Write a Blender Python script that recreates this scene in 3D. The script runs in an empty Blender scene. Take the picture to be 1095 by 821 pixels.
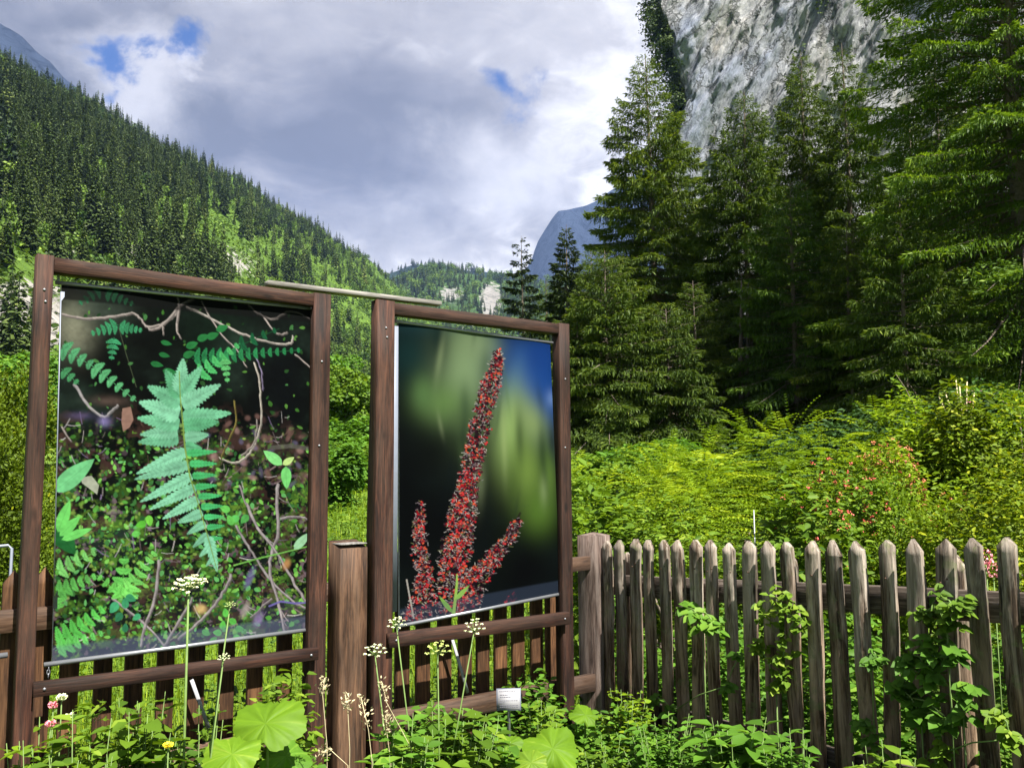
import bpy, math, random
import numpy as np
from mathutils import Vector, Matrix, noise as mnoise

SC = bpy.context.scene
COL = SC.collection
RAD = math.radians
# ------------------------------------------------------------------ camera
F = 900.0
CX, CY = 547.5, 410.5
EYE = Vector((0, 0, 1.5))
PITCH = math.atan(90 / F)
ROLL = RAD(-0.4)
cam_d = bpy.data.cameras.new('camera')
cam = bpy.data.objects.new('camera', cam_d)
COL.objects.link(cam)
cam_d.sensor_width = 36.0
cam_d.lens = F / 1095 * 36
cam_d.clip_start = 0.05
cam_d.clip_end = 30000
CR = Matrix.Rotation(RAD(90) + PITCH, 4, 'X') @ Matrix.Rotation(ROLL, 4, 'Z')
cam.matrix_world = Matrix.Translation(EYE) @ CR
SC.camera = cam
CR3 = CR.to_3x3()
CRI = CR3.transposed()

def ray(px, py):
    return (CR3 @ Vector(((px - CX) / F, (CY - py) / F, -1))).normalized()

def at(px, py, Y):
    d = ray(px, py)
    return EYE + d * (Y / d.y)

def proj(p):
    v = CRI @ (Vector(p) - EYE)
    if v.z > -0.01:
        return (-9999, -9999)
    return (CX + F * v.x / -v.z, CY - F * v.y / -v.z)

# ------------------------------------------------------------------ light
SUN_AZ = Vector((0.60, -0.80, 0)).normalized()     # horizontal direction towards the sun
SUN_EL = RAD(56)
S = Vector((SUN_AZ.x * math.cos(SUN_EL), SUN_AZ.y * math.cos(SUN_EL), math.sin(SUN_EL)))
sd = bpy.data.lights.new('sun', 'SUN')
sd.energy = 5.0
sd.angle = RAD(0.6)
sd.color = (1.0, 0.95, 0.86)
so = bpy.data.objects.new('sun', sd)
COL.objects.link(so)
so.rotation_euler = (-S).to_track_quat('-Z', 'Y').to_euler()
so.location = S * 50

SC.view_settings.view_transform = 'Standard'
SC.view_settings.look = 'None'
SC.view_settings.exposure = 1.9
SC.view_settings.gamma = 1
SC.view_settings.use_curve_mapping = False
SC.cycles.max_bounces = 6
SC.cycles.diffuse_bounces = 3
SC.cycles.transmission_bounces = 3
SC.cycles.transparent_max_bounces = 4
SC.cycles.use_denoising = True

W = bpy.data.worlds.new('World')
SC.world = W
W.use_nodes = True
nt = W.node_tree
nt.nodes.clear()
N = nt.nodes.new
LK = nt.links.new

def math_node(t, op, a=None, b=None, c=None, clamp=False):
    n = t.nodes.new('ShaderNodeMath')
    n.operation = op
    n.use_clamp = clamp
    for i, v in enumerate((a, b, c)):
        if v is None:
            continue
        if isinstance(v, (int, float)):
            n.inputs[i].default_value = v
        else:
            t.links.new(v, n.inputs[i])
    return n.outputs[0]

def ramp_node(t, fac, stops, interp='LINEAR'):
    n = t.nodes.new('ShaderNodeValToRGB')
    n.color_ramp.interpolation = interp
    e = n.color_ramp.elements
    while len(e) < len(stops):
        e.new(0.5)
    for i, (p, c) in enumerate(stops):
        e[i].position = p
        e[i].color = tuple(c) + (1,) if len(c) == 3 else c
    t.links.new(fac, n.inputs[0])
    return n.outputs[0]

def noise_node(t, vec, scale, detail=4, rough=0.5, dist=0.0):
    n = t.nodes.new('ShaderNodeTexNoise')
    n.inputs['Scale'].default_value = scale
    n.inputs['Detail'].default_value = detail
    n.inputs['Roughness'].default_value = rough
    n.inputs['Distortion'].default_value = dist
    if vec is not None:
        t.links.new(vec, n.inputs['Vector'])
    return n

def mapping(t, vec, scale=(1, 1, 1), loc=(0, 0, 0), rot=(0, 0, 0)):
    n = t.nodes.new('ShaderNodeMapping')
    n.inputs['Scale'].default_value = scale
    n.inputs['Location'].default_value = loc
    n.inputs['Rotation'].default_value = rot
    t.links.new(vec, n.inputs['Vector'])
    return n.outputs[0]

def mixc(t, fac, a, b, mode='MIX'):
    n = t.nodes.new('ShaderNodeMix')
    n.data_type = 'RGBA'
    n.blend_type = mode
    for s, v in ((0, fac), (6, a), (7, b)):
        if isinstance(v, (int, float)):
            n.inputs[s].default_value = v
        elif isinstance(v, (tuple, list)):
            n.inputs[s].default_value = tuple(v) + (1,) if len(v) == 3 else v
        else:
            t.links.new(v, n.inputs[s])
    return n.outputs[2]

sky = N('ShaderNodeTexSky')
sky.sky_type = 'NISHITA'
sky.sun_disc = False
sky.sun_elevation = SUN_EL
sky.sun_rotation = math.atan2(SUN_AZ.x, SUN_AZ.y)
sky.altitude = 1200
sky.air_density = 1.0
sky.dust_density = 0.6
tc = N('ShaderNodeTexCoord')
g = tc.outputs['Generated']
# project the view direction on a cloud deck far overhead
sep = N('ShaderNodeSeparateXYZ'); LK(g, sep.inputs[0])
zz = math_node(nt, 'ADD', math_node(nt, 'MAXIMUM', sep.outputs[2], 0.0), 0.22)
cmb = N('ShaderNodeCombineXYZ')
LK(math_node(nt, 'DIVIDE', sep.outputs[0], zz), cmb.inputs[0])
LK(math_node(nt, 'DIVIDE', sep.outputs[1], zz), cmb.inputs[1])
deck = cmb.outputs[0]
big = noise_node(nt, mapping(nt, deck, loc=(3.1, 1.7, 0)), 1.1, 5, 0.5, 0.35).outputs[0]
med = noise_node(nt, mapping(nt, deck, loc=(7.4, 4.2, 0)), 3.2, 7, 0.55, 0.6).outputs[0]
shade = math_node(nt, 'ADD', math_node(nt, 'MULTIPLY', big, 0.50), math_node(nt, 'MULTIPLY', med, 0.34))
fin = noise_node(nt, mapping(nt, deck, loc=(1.4, 9.2, 0)), 9.0, 9, 0.62, 0.8).outputs[0]
shade = math_node(nt, 'ADD', shade, math_node(nt, 'MULTIPLY', fin, 0.16))
warp = noise_node(nt, g, 9.0, 6, 0.6, 0.2)
wv = N('ShaderNodeVectorMath'); wv.operation = 'SUBTRACT'
LK(warp.outputs[1], wv.inputs[0]); wv.inputs[1].default_value = (0.5, 0.5, 0.5)
wv2 = N('ShaderNodeVectorMath'); wv2.operation = 'SCALE'
LK(wv.outputs[0], wv2.inputs[0]); wv2.inputs['Scale'].default_value = 0.20
gv = N('ShaderNodeVectorMath'); gv.operation = 'ADD'
LK(g, gv.inputs[0]); LK(wv2.outputs[0], gv.inputs[1])

def spot(px, py, r_in, r_out, sx=1.0):
    d = ray(px, py)
    s = N('ShaderNodeVectorMath'); s.operation = 'SUBTRACT'
    LK(gv.outputs[0], s.inputs[0]); s.inputs[1].default_value = d
    m = mapping(nt, s.outputs[0], scale=(1 / sx, 1, 1))
    l = N('ShaderNodeVectorMath'); l.operation = 'LENGTH'
    LK(m, l.inputs[0])
    mr = N('ShaderNodeMapRange'); mr.interpolation_type = 'SMOOTHSTEP'
    LK(l.outputs['Value'], mr.inputs[0])
    mr.inputs[1].default_value = r_in; mr.inputs[2].default_value = r_out
    mr.inputs[3].default_value = 1; mr.inputs[4].default_value = 0
    return mr.outputs[0]

cloudc = ramp_node(nt, shade, [(0.42, (2.6, 2.62, 3.0)), (0.475, (4.2, 4.15, 4.6)), (0.53, (6.9, 6.7, 6.9)), (0.585, (13.5, 13.2, 13.2))])
brights = None
for (px, py, a, b, sx, amt) in ((150, 88, 0.02, 0.085, 1.3, .6), (222, 72, 0.0, 0.03, 1.2, .8), (545, 180, 0.0, 0.10, 1.6, .85),
                                (560, 20, 0.0, 0.22, 1.5, .35), (330, 20, 0.0, 0.12, 2.0, .35), (640, 60, 0.0, 0.2, 0.7, .3),
                                (430, 255, 0.0, 0.10, 2.2, .4)):
    v = math_node(nt, 'MULTIPLY', spot(px, py, a, b, sx), amt)
    brights = v if brights is None else math_node(nt, 'MAXIMUM', brights, v)
cloudc = mixc(nt, brights, cloudc, (13.5, 13.2, 13.4))
darks = None
for (px, py, a, b, sx, amt) in ((400, 110, 0.0, 0.20, 1.3, .5), (330, 170, 0.0, 0.13, 1.2, .35), (480, 120, 0.0, .13, 1.2, .4), (90, 20, 0.0, 0.10, 2.0, .2)):
    v = math_node(nt, 'MULTIPLY', spot(px, py, a, b, sx), amt)
    darks = v if darks is None else math_node(nt, 'MAXIMUM', darks, v)
cloudc = mixc(nt, darks, cloudc, (2.2, 2.25, 2.9))
hole = None
for (px, py, a, b, sx) in ((126, 66, 0.008, 0.032, 1.7), (213, 52, 0.006, 0.030, 1.2), (547, 90, 0.002, 0.034, 0.9), (170, 60, 0.0, 0.020, 1.5)):
    v = spot(px, py, a, b, sx)
    hole = v if hole is None else math_node(nt, 'MAXIMUM', hole, v)
hole = math_node(nt, 'MULTIPLY', hole, 1.0)
skyc = mixc(nt, 1.0, sky.outputs[0], (0.55, 1.0, 1.75), 'MULTIPLY')
allc = mixc(nt, hole, cloudc, skyc)
bg = N('ShaderNodeBackground')
LK(mixc(nt, 1.0, allc, (0.47, 0.47, 0.47), 'MULTIPLY'), bg.inputs[0])
bg.inputs[1].default_value = 0.05
out = N('ShaderNodeOutputWorld')
LK(bg.outputs[0], out.inputs[0])

# ------------------------------------------------------------------ helpers
def tag(o, label=None, cat=None, group=None, kind=None):
    if label: o['label'] = label
    if cat: o['category'] = cat
    if group: o['group'] = group
    if kind: o['kind'] = kind
    return o

def empty(name, loc, label, cat, group=None):
    o = bpy.data.objects.new(name, None)
    COL.objects.link(o)
    o.location = loc
    o.empty_display_size = 0.2
    return tag(o, label, cat, group)

def wl(o):
    """world location of a root object (roots carry only a translation when parts are made)"""
    return Vector(o.location)

def mesh_np(name, V, Fc, mat, parent=None, tint=None, smooth=False, mats=None, midx=None, col=None):
    me = bpy.data.meshes.new(name)
    V = np.asarray(V, dtype=np.float32)
    Fl = [np.asarray(f, dtype=np.int32) for f in (Fc if isinstance(Fc, list) else [Fc])]
    me.vertices.add(len(V))
    me.vertices.foreach_set('co', V.ravel())
    nl = sum(f.size for f in Fl)
    nf = sum(len(f) for f in Fl)
    me.loops.add(nl)
    me.polygons.add(nf)
    me.loops.foreach_set('vertex_index', np.concatenate([f.ravel() for f in Fl]))
    tot = np.concatenate([np.full(len(f), f.shape[1], np.int32) for f in Fl])
    st = np.concatenate([[0], np.cumsum(tot)[:-1]]).astype(np.int32)
    me.polygons.foreach_set('loop_start', st)
    me.polygons.foreach_set('loop_total', tot)
    if smooth:
        me.polygons.foreach_set('use_smooth', np.ones(nf, bool))
    if mats:
        for m in mats: me.materials.append(m)
        me.polygons.foreach_set('material_index', np.asarray(midx, np.int32))
    elif mat:
        me.materials.append(mat)
    if tint is not None:
        a = me.attributes.new('tint', 'FLOAT', 'POINT')
        a.data.foreach_set('value', np.asarray(tint, np.float32))
    if col is not None:
        a = me.attributes.new('ink', 'FLOAT_COLOR', 'POINT')
        a.data.foreach_set('color', np.asarray(col, np.float32).ravel())
    me.update(calc_edges=True)
    o = bpy.data.objects.new(name, me)
    COL.objects.link(o)
    if parent is not None:
        o.parent = parent
    return o

def norm(a):
    return a / np.maximum(np.linalg.norm(a, axis=-1, keepdims=True), 1e-9)

def material(name):
    m = bpy.data.materials.new(name)
    m.use_nodes = True
    t = m.node_tree
    b = t.nodes['Principled BSDF']
    return m, t, b

def leaf_mat(name, dark, light, transl=0.25, rough=0.55, spec=0.16, third=None):
    m, t, b = material(name)
    at_ = t.nodes.new('ShaderNodeAttribute'); at_.attribute_name = 'tint'
    oi = t.nodes.new('ShaderNodeObjectInfo')
    f = math_node(t, 'ADD', at_.outputs['Fac'], math_node(t, 'MULTIPLY', math_node(t, 'SUBTRACT', oi.outputs['Random'], 0.5), 0.30))
    stops = [(0.0, dark), (0.75, light)]
    if third: stops.append((1.0, third))
    c = ramp_node(t, f, stops)
    t.links.new(c, b.inputs['Base Color'])
    b.inputs['Roughness'].default_value = rough
    b.inputs['Specular IOR Level'].default_value = spec
    if transl > 0:
        tr = t.nodes.new('ShaderNodeBsdfTranslucent')
        t.links.new(mixc(t, 1.0, c, (1.3, 1.25, 0.5), 'MULTIPLY'), tr.inputs[0])
        mx = t.nodes.new('ShaderNodeMixShader')
        mx.inputs[0].default_value = transl
        t.links.new(b.outputs[0], mx.inputs[1]); t.links.new(tr.outputs[0], mx.inputs[2])
        t.links.new(mx.outputs[0], t.nodes['Material Output'].inputs[0])
    return m

def wood_mat(name, dark, mid, light, grain=1.0, rough=0.75, weather=None, stripes=60.0, bump=0.35, aged=False):
    """grain runs along local Z of each board"""
    m, t, b = material(name)
    tcn = t.nodes.new('ShaderNodeTexCoord')
    oi = t.nodes.new('ShaderNodeObjectInfo')
    off = t.nodes.new('ShaderNodeCombineXYZ')
    t.links.new(math_node(t, 'MULTIPLY', oi.outputs['Random'], 37.0), off.inputs[0])
    t.links.new(math_node(t, 'MULTIPLY', oi.outputs['Random'], 11.0), off.inputs[2])
    ad = t.nodes.new('ShaderNodeVectorMath'); ad.operation = 'ADD'
    t.links.new(tcn.outputs['Object'], ad.inputs[0]); t.links.new(off.outputs[0], ad.inputs[1])
    v = ad.outputs[0]
    fine = noise_node(t, mapping(t, v, scale=(1, 1, 0.035)), 230, 6, 0.7, 0.3).outputs[0]
    band = noise_node(t, mapping(t, v, scale=(1, 1, 0.07)), stripes, 4, 0.6, 1.2).outputs[0]
    blot = noise_node(t, mapping(t, v, scale=(1, 1, 0.35)), 9, 4, 0.55, 0.4).outputs[0]
    f = math_node(t, 'ADD', math_node(t, 'MULTIPLY', fine, 0.45), math_node(t, 'MULTIPLY', band, 0.55))
    c = ramp_node(t, f, [(0.38, dark), (0.50, mid), (0.62, light)])
    c = mixc(t, math_node(t, 'MULTIPLY', ramp_node(t, blot, [(0.35, (1, 1, 1)), (0.6, (0, 0, 0))]), 0.45), c, tuple(x * 0.45 for x in dark))
    if weather:
        wcol, amt = weather
        w = noise_node(t, mapping(t, v, scale=(1, 1, 0.10), loc=(5, 2, 1)), 24, 5, 0.7, 0.5).outputs[0]
        wm = ramp_node(t, w, [(0.42, (0, 0, 0)), (0.62, (1, 1, 1))])
        c = mixc(t, math_node(t, 'MULTIPLY', wm, amt), c, wcol)
    rv = math_node(t, 'ADD', math_node(t, 'MULTIPLY', oi.outputs['Random'], 0.55), 0.70)
    cc = t.nodes.new('ShaderNodeCombineXYZ')
    for i in range(3): t.links.new(rv, cc.inputs[i])
    c = mixc(t, 1.0, c, cc.outputs[0], 'MULTIPLY')
    if aged:      # bleached heads, brown damp feet, a little moss
        sz = t.nodes.new('ShaderNodeSeparateXYZ'); t.links.new(tcn.outputs['Object'], sz.inputs[0])
        hz = math_node(t, 'ADD', sz.outputs[2], math_node(t, 'MULTIPLY', math_node(t, 'SUBTRACT', blot, .5), 1.2))
        g1_ = ramp_node(t, hz, [(0.15, (0.62, 0.50, 0.36)), (0.65, (0.95, 0.80, 0.66)), (1.0, (1.05, 1.05, 1.02))])
        c = mixc(t, 1.0, c, g1_, 'MULTIPLY')
        ms = noise_node(t, mapping(t, v, loc=(3, 3, 3)), 14, 6, .7).outputs[0]
        c = mixc(t, math_node(t, 'MULTIPLY', ramp_node(t, ms, [(0.56, (0, 0, 0)), (0.64, (1, 1, 1))]), .55), c, (0.10, 0.12, 0.05))
    # knots
    vo = t.nodes.new('ShaderNodeTexVoronoi'); vo.inputs['Scale'].default_value = 7
    t.links.new(mapping(t, v, scale=(1.3, 1.3, 0.5)), vo.inputs['Vector'])
    kn = ramp_node(t, vo.outputs['Distance'], [(0.05, (1, 1, 1)), (0.12, (0, 0, 0))])
    c = mixc(t, math_node(t, 'MULTIPLY', kn, 0.75), c, tuple(x * 0.35 for x in dark))
    t.links.new(c, b.inputs['Base Color'])
    b.inputs['Roughness'].default_value = rough
    b.inputs['Specular IOR Level'].default_value = 0.25
    bp = t.nodes.new('ShaderNodeBump'); bp.inputs['Strength'].default_value = bump; bp.inputs['Distance'].default_value = 0.008 if aged else 0.004
    t.links.new(f, bp.inputs['Height']); t.links.new(bp.outputs[0], b.inputs['Normal'])
    return m

def simple_mat(name, col, rough=0.5, metal=0.0, var=0.15, scale=20, spec=0.5):
    m, t, b = material(name)
    tcn = t.nodes.new('ShaderNodeTexCoord')
    n = noise_node(t, tcn.outputs['Object'], scale, 5, 0.6).outputs[0]
    c = ramp_node(t, n, [(0.3, tuple(x * (1 - var) for x in col)), (0.7, tuple(min(1, x * (1 + var)) for x in col))])
    t.links.new(c, b.inputs['Base Color'])
    b.inputs['Roughness'].default_value = rough
    b.inputs['Metallic'].default_value = metal
    b.inputs['Specular IOR Level'].default_value = spec
    return m

WOOD_FRAME = wood_mat('stained_frame_wood', (0.005, 0.002, 0.0012), (0.024, 0.0085, 0.005), (0.064, 0.024, 0.013), weather=((0.11, 0.065, 0.045), 0.22), bump=0.6)
WOOD_PICKET = wood_mat('stained_picket_wood', (0.016, 0.007, 0.003), (0.065, 0.029, 0.012), (0.135, 0.065, 0.028))
WOOD_RAIL = wood_mat('rail_wood', (0.025, 0.012, 0.007), (0.075, 0.040, 0.023), (0.135, 0.078, 0.048), weather=((0.15, 0.11, 0.09), 0.3))
WOOD_POST = wood_mat('gate_post_wood', (0.010, 0.005, 0.003), (0.062, 0.030, 0.015), (0.165, 0.085, 0.045), stripes=42, weather=((0.19, 0.12, 0.08), 0.30), bump=0.6)
WOOD_CORNER = wood_mat('corner_post_wood', (0.022, 0.013, 0.010), (0.080, 0.053, 0.043), (0.17, 0.125, 0.105), weather=((0.26, 0.21, 0.185), 0.45), bump=0.6)
WOOD_OLD = wood_mat('weathered_picket_wood', (0.008, 0.005, 0.0035), (0.062, 0.042, 0.030), (0.20, 0.150, 0.112), weather=((0.44, 0.385, 0.335), 0.58), bump=1.0, rough=0.9, aged=True)
WOOD_DARK = wood_mat('mossy_rail_wood', (0.02, 0.016, 0.013), (0.06, 0.045, 0.036), (0.16, 0.13, 0.11), bump=0.7)
WOOD_GREY = wood_mat('grey_batten_wood', (0.08, 0.075, 0.07), (0.16, 0.15, 0.14), (0.26, 0.245, 0.23))
METAL = simple_mat('galvanised_metal', (0.22, 0.23, 0.25), 0.4, 0.6, 0.1)
ALU = simple_mat('pale_aluminium', (0.17, 0.19, 0.24), 0.45, 0.2, 0.06)
WHITE = simple_mat('white_card', (0.25, 0.25, 0.265), 0.6, 0, 0.04)
INKM = simple_mat('grey_ink', (0.06, 0.06, 0.08), 0.7, 0, 0.1)

def board(name, p0, p1, w, t, mat, parent, wdir, top='flat', bot='flat', wob=0.0, seed=0, nseg=None):
    """a sawn board from p0 to p1: local Z = length, X = width (along wdir), Y = thickness"""
    p0 = Vector(p0); p1 = Vector(p1)
    L = (p1 - p0).length
    z = (p1 - p0).normalized()
    x = Vector(wdir); x = (x - z * x.dot(z)).normalized()
    y = z.cross(x)
    rnd = random.Random(seed * 7919 + 13)
    n = nseg or (10 if wob else 2)
    c = min(w, t) * 0.045
    ring = [(-w/2 + c, -t/2), (w/2 - c, -t/2), (w/2, -t/2 + c), (w/2, t/2 - c), (w/2 - c, t/2), (-w/2 + c, t/2), (-w/2, t/2 - c), (-w/2, -t/2 + c)]
    V = []; Fq = []
    ph = rnd.uniform(0, 10)
    for i in range(n + 1):
        f = i / n
        ex = wob * (mnoise.noise(Vector((ph, f * 3, 0)))) * 1.2
        ey = wob * (mnoise.noise(Vector((ph, f * 3, 5)))) * 0.8
        sw = 1 + (wob * 12) * mnoise.noise(Vector((ph, f * 5, 9)))
        for k, (a, bb) in enumerate(ring):
            jag = wob * 0.45 * mnoise.noise(Vector((ph + k * 1.7, f * 14, 2))) + wob * .25 * mnoise.noise(Vector((ph + k * 2.7, f * 40, 7)))
            zz_ = L * f if (top != 'point' or i == n) else (L - w * .95) * i / (n - 1)
            V.append((a * sw + ex + jag, bb + ey, zz_))
    for i in range(n):
        for k in range(8):
            a = i * 8 + k; b2 = i * 8 + (k + 1) % 8
            Fq.append((a, b2, b2 + 8, a + 8))
    faces = [np.array(Fq)]
    tris = []
    last = n * 8
    # bottom
    V.append((0, 0, 0)); cb = len(V) - 1
    for k in range(8): tris.append((cb, (k + 1) % 8, k))
    asym = rnd.uniform(.65, 1.25); ph_ = {'flat': 0, 'point': w * rnd.uniform(.55, .80), 'pyramid': w * 0.12, 'slant': 0}[top]
    if top == 'point':
        # gabled tip: the ring tops dip towards the two edges, the centre line stays up
        for k in range(8):
            a, bb, zz_ = V[last + k]
            V[last + k] = (a, bb, L - ph_ * min(1.0, abs(ring[k][0]) / (w / 2)) * ((0.95 + rnd.uniform(-.10, .10)) if ring[k][0] < 0 else asym))
        f0 = len(V); V.append((rnd.uniform(-.1, .1) * w, -t/2, L)); V.append((rnd.uniform(-.1, .1) * w, t/2, L))
        r = last
        tris += [(r + 0, r + 1, f0), (r + 4, r + 5, f0 + 1)]
        q = [(r + 1, r + 2, r + 3, r + 4), (r + 1, r + 4, f0 + 1, f0), (r + 5, r + 6, r + 7, r + 0), (r + 5, r + 0, f0, f0 + 1)]
        faces.append(np.array(q))
    elif top == 'slant':
        for k in range(8):
            a, bb, zz_ = V[last + k]
            V[last + k] = (a, bb, L + ring[k][1] * 0.25)
        V.append((0, 0, L)); ct = len(V) - 1
        for k in range(8): tris.append((last + k, last + (k + 1) % 8, ct))
    else:
        V.append((0, 0, L + ph_)); ct = len(V) - 1
        for k in range(8): tris.append((last + k, last + (k + 1) % 8, ct))
    faces.append(np.array(tris))
    o = mesh_np(name, V, faces, mat, parent)
    M = Matrix.Identity(4)
    for i in range(3):
        M[i][0] = x[i]; M[i][1] = y[i]; M[i][2] = z[i]; M[i][3] = p0[i]
    if parent is not None:
        M = Matrix.Translation(-wl(parent)) @ M
    o.matrix_local = M
    o.matrix_basis = M
    return o

def tube_v(pts, rad, n=6):
    pts = [Vector(p) for p in pts]
    if not hasattr(rad, '__len__'): rad = [rad] * len(pts)
    V = []; Fq = []; T = []
    for i, p in enumerate(pts):
        d = (pts[min(i + 1, len(pts) - 1)] - pts[max(i - 1, 0)]).normalized()
        u = d.orthogonal().normalized() if i == 0 else (u - d * u.dot(d)).normalized()
        v = d.cross(u)
        for k in range(n):
            a = 2 * math.pi * k / n
            V.append(p + (u * math.cos(a) + v * math.sin(a)) * rad[i])
    for i in range(len(pts) - 1):
        for k in range(n):
            a = i * n + k; b = i * n + (k + 1) % n
            Fq.append((a, b, b + n, a + n))
    V.append(pts[0]); V.append(pts[-1])
    c0, c1 = len(V) - 2, len(V) - 1
    e = (len(pts) - 1) * n
    for k in range(n):
        T.append((c0, (k + 1) % n, k)); T.append((c1, e + k, e + (k + 1) % n))
    return np.array([tuple(v) for v in V]), np.array(Fq), np.array(T)

def tubes(name, specs, mat, parent=None, n=6, tint=0.5):
    """several curved tubes (one part): specs = [(pts, radii)], points in world space"""
    VV = []; Q = []; T = []; off = 0
    for pts, r in specs:
        V, q, t_ = tube_v(pts, r, n)
        VV.append(V); Q.append(q + off); T.append(t_ + off); off += len(V)
    V = np.concatenate(VV)
    if parent is not None: V = V - np.array(wl(parent))
    return mesh_np(name, V, [np.concatenate(Q), np.concatenate(T)], mat, parent, smooth=True, tint=np.full(len(V), tint))

# ------------------------------------------------------------------ leaves
def leaf_geo(P, D, U, L, Wd, fold=0.18, curl=0.15):
    """ovate leaves: base P, direction D, up U; 7 verts, 4 quads-ish"""
    n = len(P)
    D = norm(D); U = norm(U - D * np.sum(U * D, 1, keepdims=True)); Sd = np.cross(D, U)
    L = np.broadcast_to(L, n)[:, None]; Wd = np.broadcast_to(Wd, n)[:, None]
    def pt(a, s, h): return P + D * L * a + Sd * Wd * s + U * (L * h)
    V = np.stack([pt(0, 0, 0), pt(.3, -.46, fold * .5), pt(.68, -.36, fold * .2 - curl * .3), pt(1, 0, -curl),
                  pt(.68, .36, fold * .2 - curl * .3), pt(.3, .46, fold * .5), pt(.45, 0, -0.02)], 1)
    b = (np.arange(n) * 7)[:, None]
    q1 = b + np.array([[0, 5, 4, 6]]); q2 = b + np.array([[0, 6, 2, 1]])
    t1 = b + np.array([[6, 4, 3]]); t2 = b + np.array([[6, 3, 2]])
    return V.reshape(-1, 3), np.concatenate([q1, q2]), np.concatenate([t1, t2])

def kite_geo(P, D, U, L, Wd, mid=0.45):
    n = len(P)
    D = norm(D); U = norm(U - D * np.sum(U * D, 1, keepdims=True)); Sd = np.cross(D, U)
    L = np.broadcast_to(L, n)[:, None]; Wd = np.broadcast_to(Wd, n)[:, None]
    V = np.stack([P, P + D * L * mid + Sd * Wd * .5, P + D * L, P + D * L * mid - Sd * Wd * .5], 1)
    b = (np.arange(n) * 4)[:, None]
    return V.reshape(-1, 3), b + np.array([[0, 1, 2, 3]])

def leaves_obj(name, P, D, U, L, Wd, mat, parent=None, tint=None, rng=None, kite=False, fold=0.18, curl=0.15, world=True):
    P = np.asarray(P, float)
    if world and parent is not None: P = P - np.array(wl(parent))
    tint = np.broadcast_to(tint if tint is not None else 0.5, len(P))
    if kite:
        V, Fq = kite_geo(P, D, U, L, Wd)
        return mesh_np(name, V, Fq, mat, parent, tint=np.repeat(tint, 4))
    V, Fq, T = leaf_geo(P, D, U, L, Wd, fold, curl)
    return mesh_np(name, V, [Fq, T], mat, parent, tint=np.repeat(tint, 7))

def rdir(rng, n, zlo=-1, zhi=1):
    a = rng.uniform(0, 2 * np.pi, n); z = rng.uniform(zlo, zhi, n); r = np.sqrt(1 - z * z)
    return np.stack([r * np.cos(a), r * np.sin(a), z], 1)

GREEN_MEADOW = leaf_mat('meadow_green', (0.025, 0.055, 0.004), (0.140, 0.225, 0.009), 0.36, third=(0.25, 0.32, 0.016))
GREEN_LIME = leaf_mat('lime_leaf_green', (0.030, 0.075, 0.008), (0.11, 0.19, 0.014), 0.35, third=(0.20, 0.27, 0.03))
GREEN_MID = leaf_mat('fresh_leaf_green', (0.025, 0.070, 0.008), (0.085, 0.19, 0.018), 0.35, third=(0.15, 0.26, 0.03))
GREEN_YEL = leaf_mat('mossy_yellow_green', (0.018, 0.036, 0.003), (0.105, 0.160, 0.006), 0.3, third=(0.26, 0.29, 0.012))
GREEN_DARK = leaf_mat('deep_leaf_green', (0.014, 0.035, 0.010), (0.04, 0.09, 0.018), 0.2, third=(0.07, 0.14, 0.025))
SPRUCE = leaf_mat('spruce_green', (0.028, 0.055, 0.011), (0.085, 0.130, 0.018), 0.3, third=(0.17, 0.21, 0.024))
SPRUCE_B = leaf_mat('bright_spruce_green', (0.026, 0.058, 0.009), (0.080, 0.145, 0.014), 0.3, third=(0.17, 0.25, 0.024))
FOREST_C = leaf_mat('slope_conifer_green', (0.012, 0.026, 0.008), (0.072, 0.105, 0.024), 0.1, third=(0.17, 0.20, 0.045))
FOREST_D = leaf_mat('slope_broadleaf_green', (0.035, 0.075, 0.012), (0.11, 0.18, 0.022), 0.15, third=(0.18, 0.26, 0.035))
BARK = simple_mat('grey_bark', (0.13, 0.105, 0.085), 0.9, 0, 0.35, 12, 0.1)
STEM = simple_mat('green_stem', (0.10, 0.16, 0.04), 0.6, 0, 0.2, 30, 0.3)
STEM_DRY = simple_mat('dry_stem', (0.42, 0.36, 0.22), 0.8, 0, 0.2, 30, 0.2)
# ------------------------------------------------------------------ layout lines of the garden
CORN = Vector((0.425, 4.5, 0))
UA = Vector((math.sin(RAD(53)), math.cos(RAD(53)), 0))
NA = Vector((-UA.y, UA.x, 0))            # away from the camera, beyond fence A
UB = Vector((math.sin(RAD(34)), -math.cos(RAD(34)), 0))
NB = Vector((-UB.y, UB.x, 0))            # beyond fence B

def sstep(a, b, x):
    t = np.clip((x - a) / (b - a), 0, 1)
    return t * t * (3 - 2 * t)

def zg(x, y):
    x = np.asarray(x, float); y = np.asarray(y, float)
    dx, dy = x - CORN.x, y - CORN.y
    dA = dx * NA.x + dy * NA.y
    dB = dx * NB.x + dy * NB.y
    sB = dx * UB.x + dy * UB.y
    z = 0.02 + 0.032 * np.clip(dA, 0, 130)
    z = z + 0.9 * sstep(0.3, 9, dB) + 0.05 * np.clip(dB - 9, 0, 90)
    z = z + 0.075 * np.clip(sB, 0, 3) * sstep(-1.2, 0.0, dB) * sstep(-3.0, 0.0, dA * 0 + 0.5)
    z = z + 0.02 * np.sin(x * 1.7 + 1) * np.cos(y * 1.3) + 0.15 * np.sin(x * .13) * np.sin(y * .11 + 1) * sstep(10, 40, np.hypot(x, y))
    return z

def ground_at(x, y): return float(zg(x, y))

def hitline(px, py, P0, U_):
    """ray through a pixel meets the vertical plane through P0 along U_: returns (s, z)"""
    d = ray(px, py)
    n = Vector((-U_.y, U_.x, 0))
    k = (P0 - EYE).dot(n) / d.dot(n)
    p = EYE + d * k
    return (p - P0).dot(U_), p.z

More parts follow.
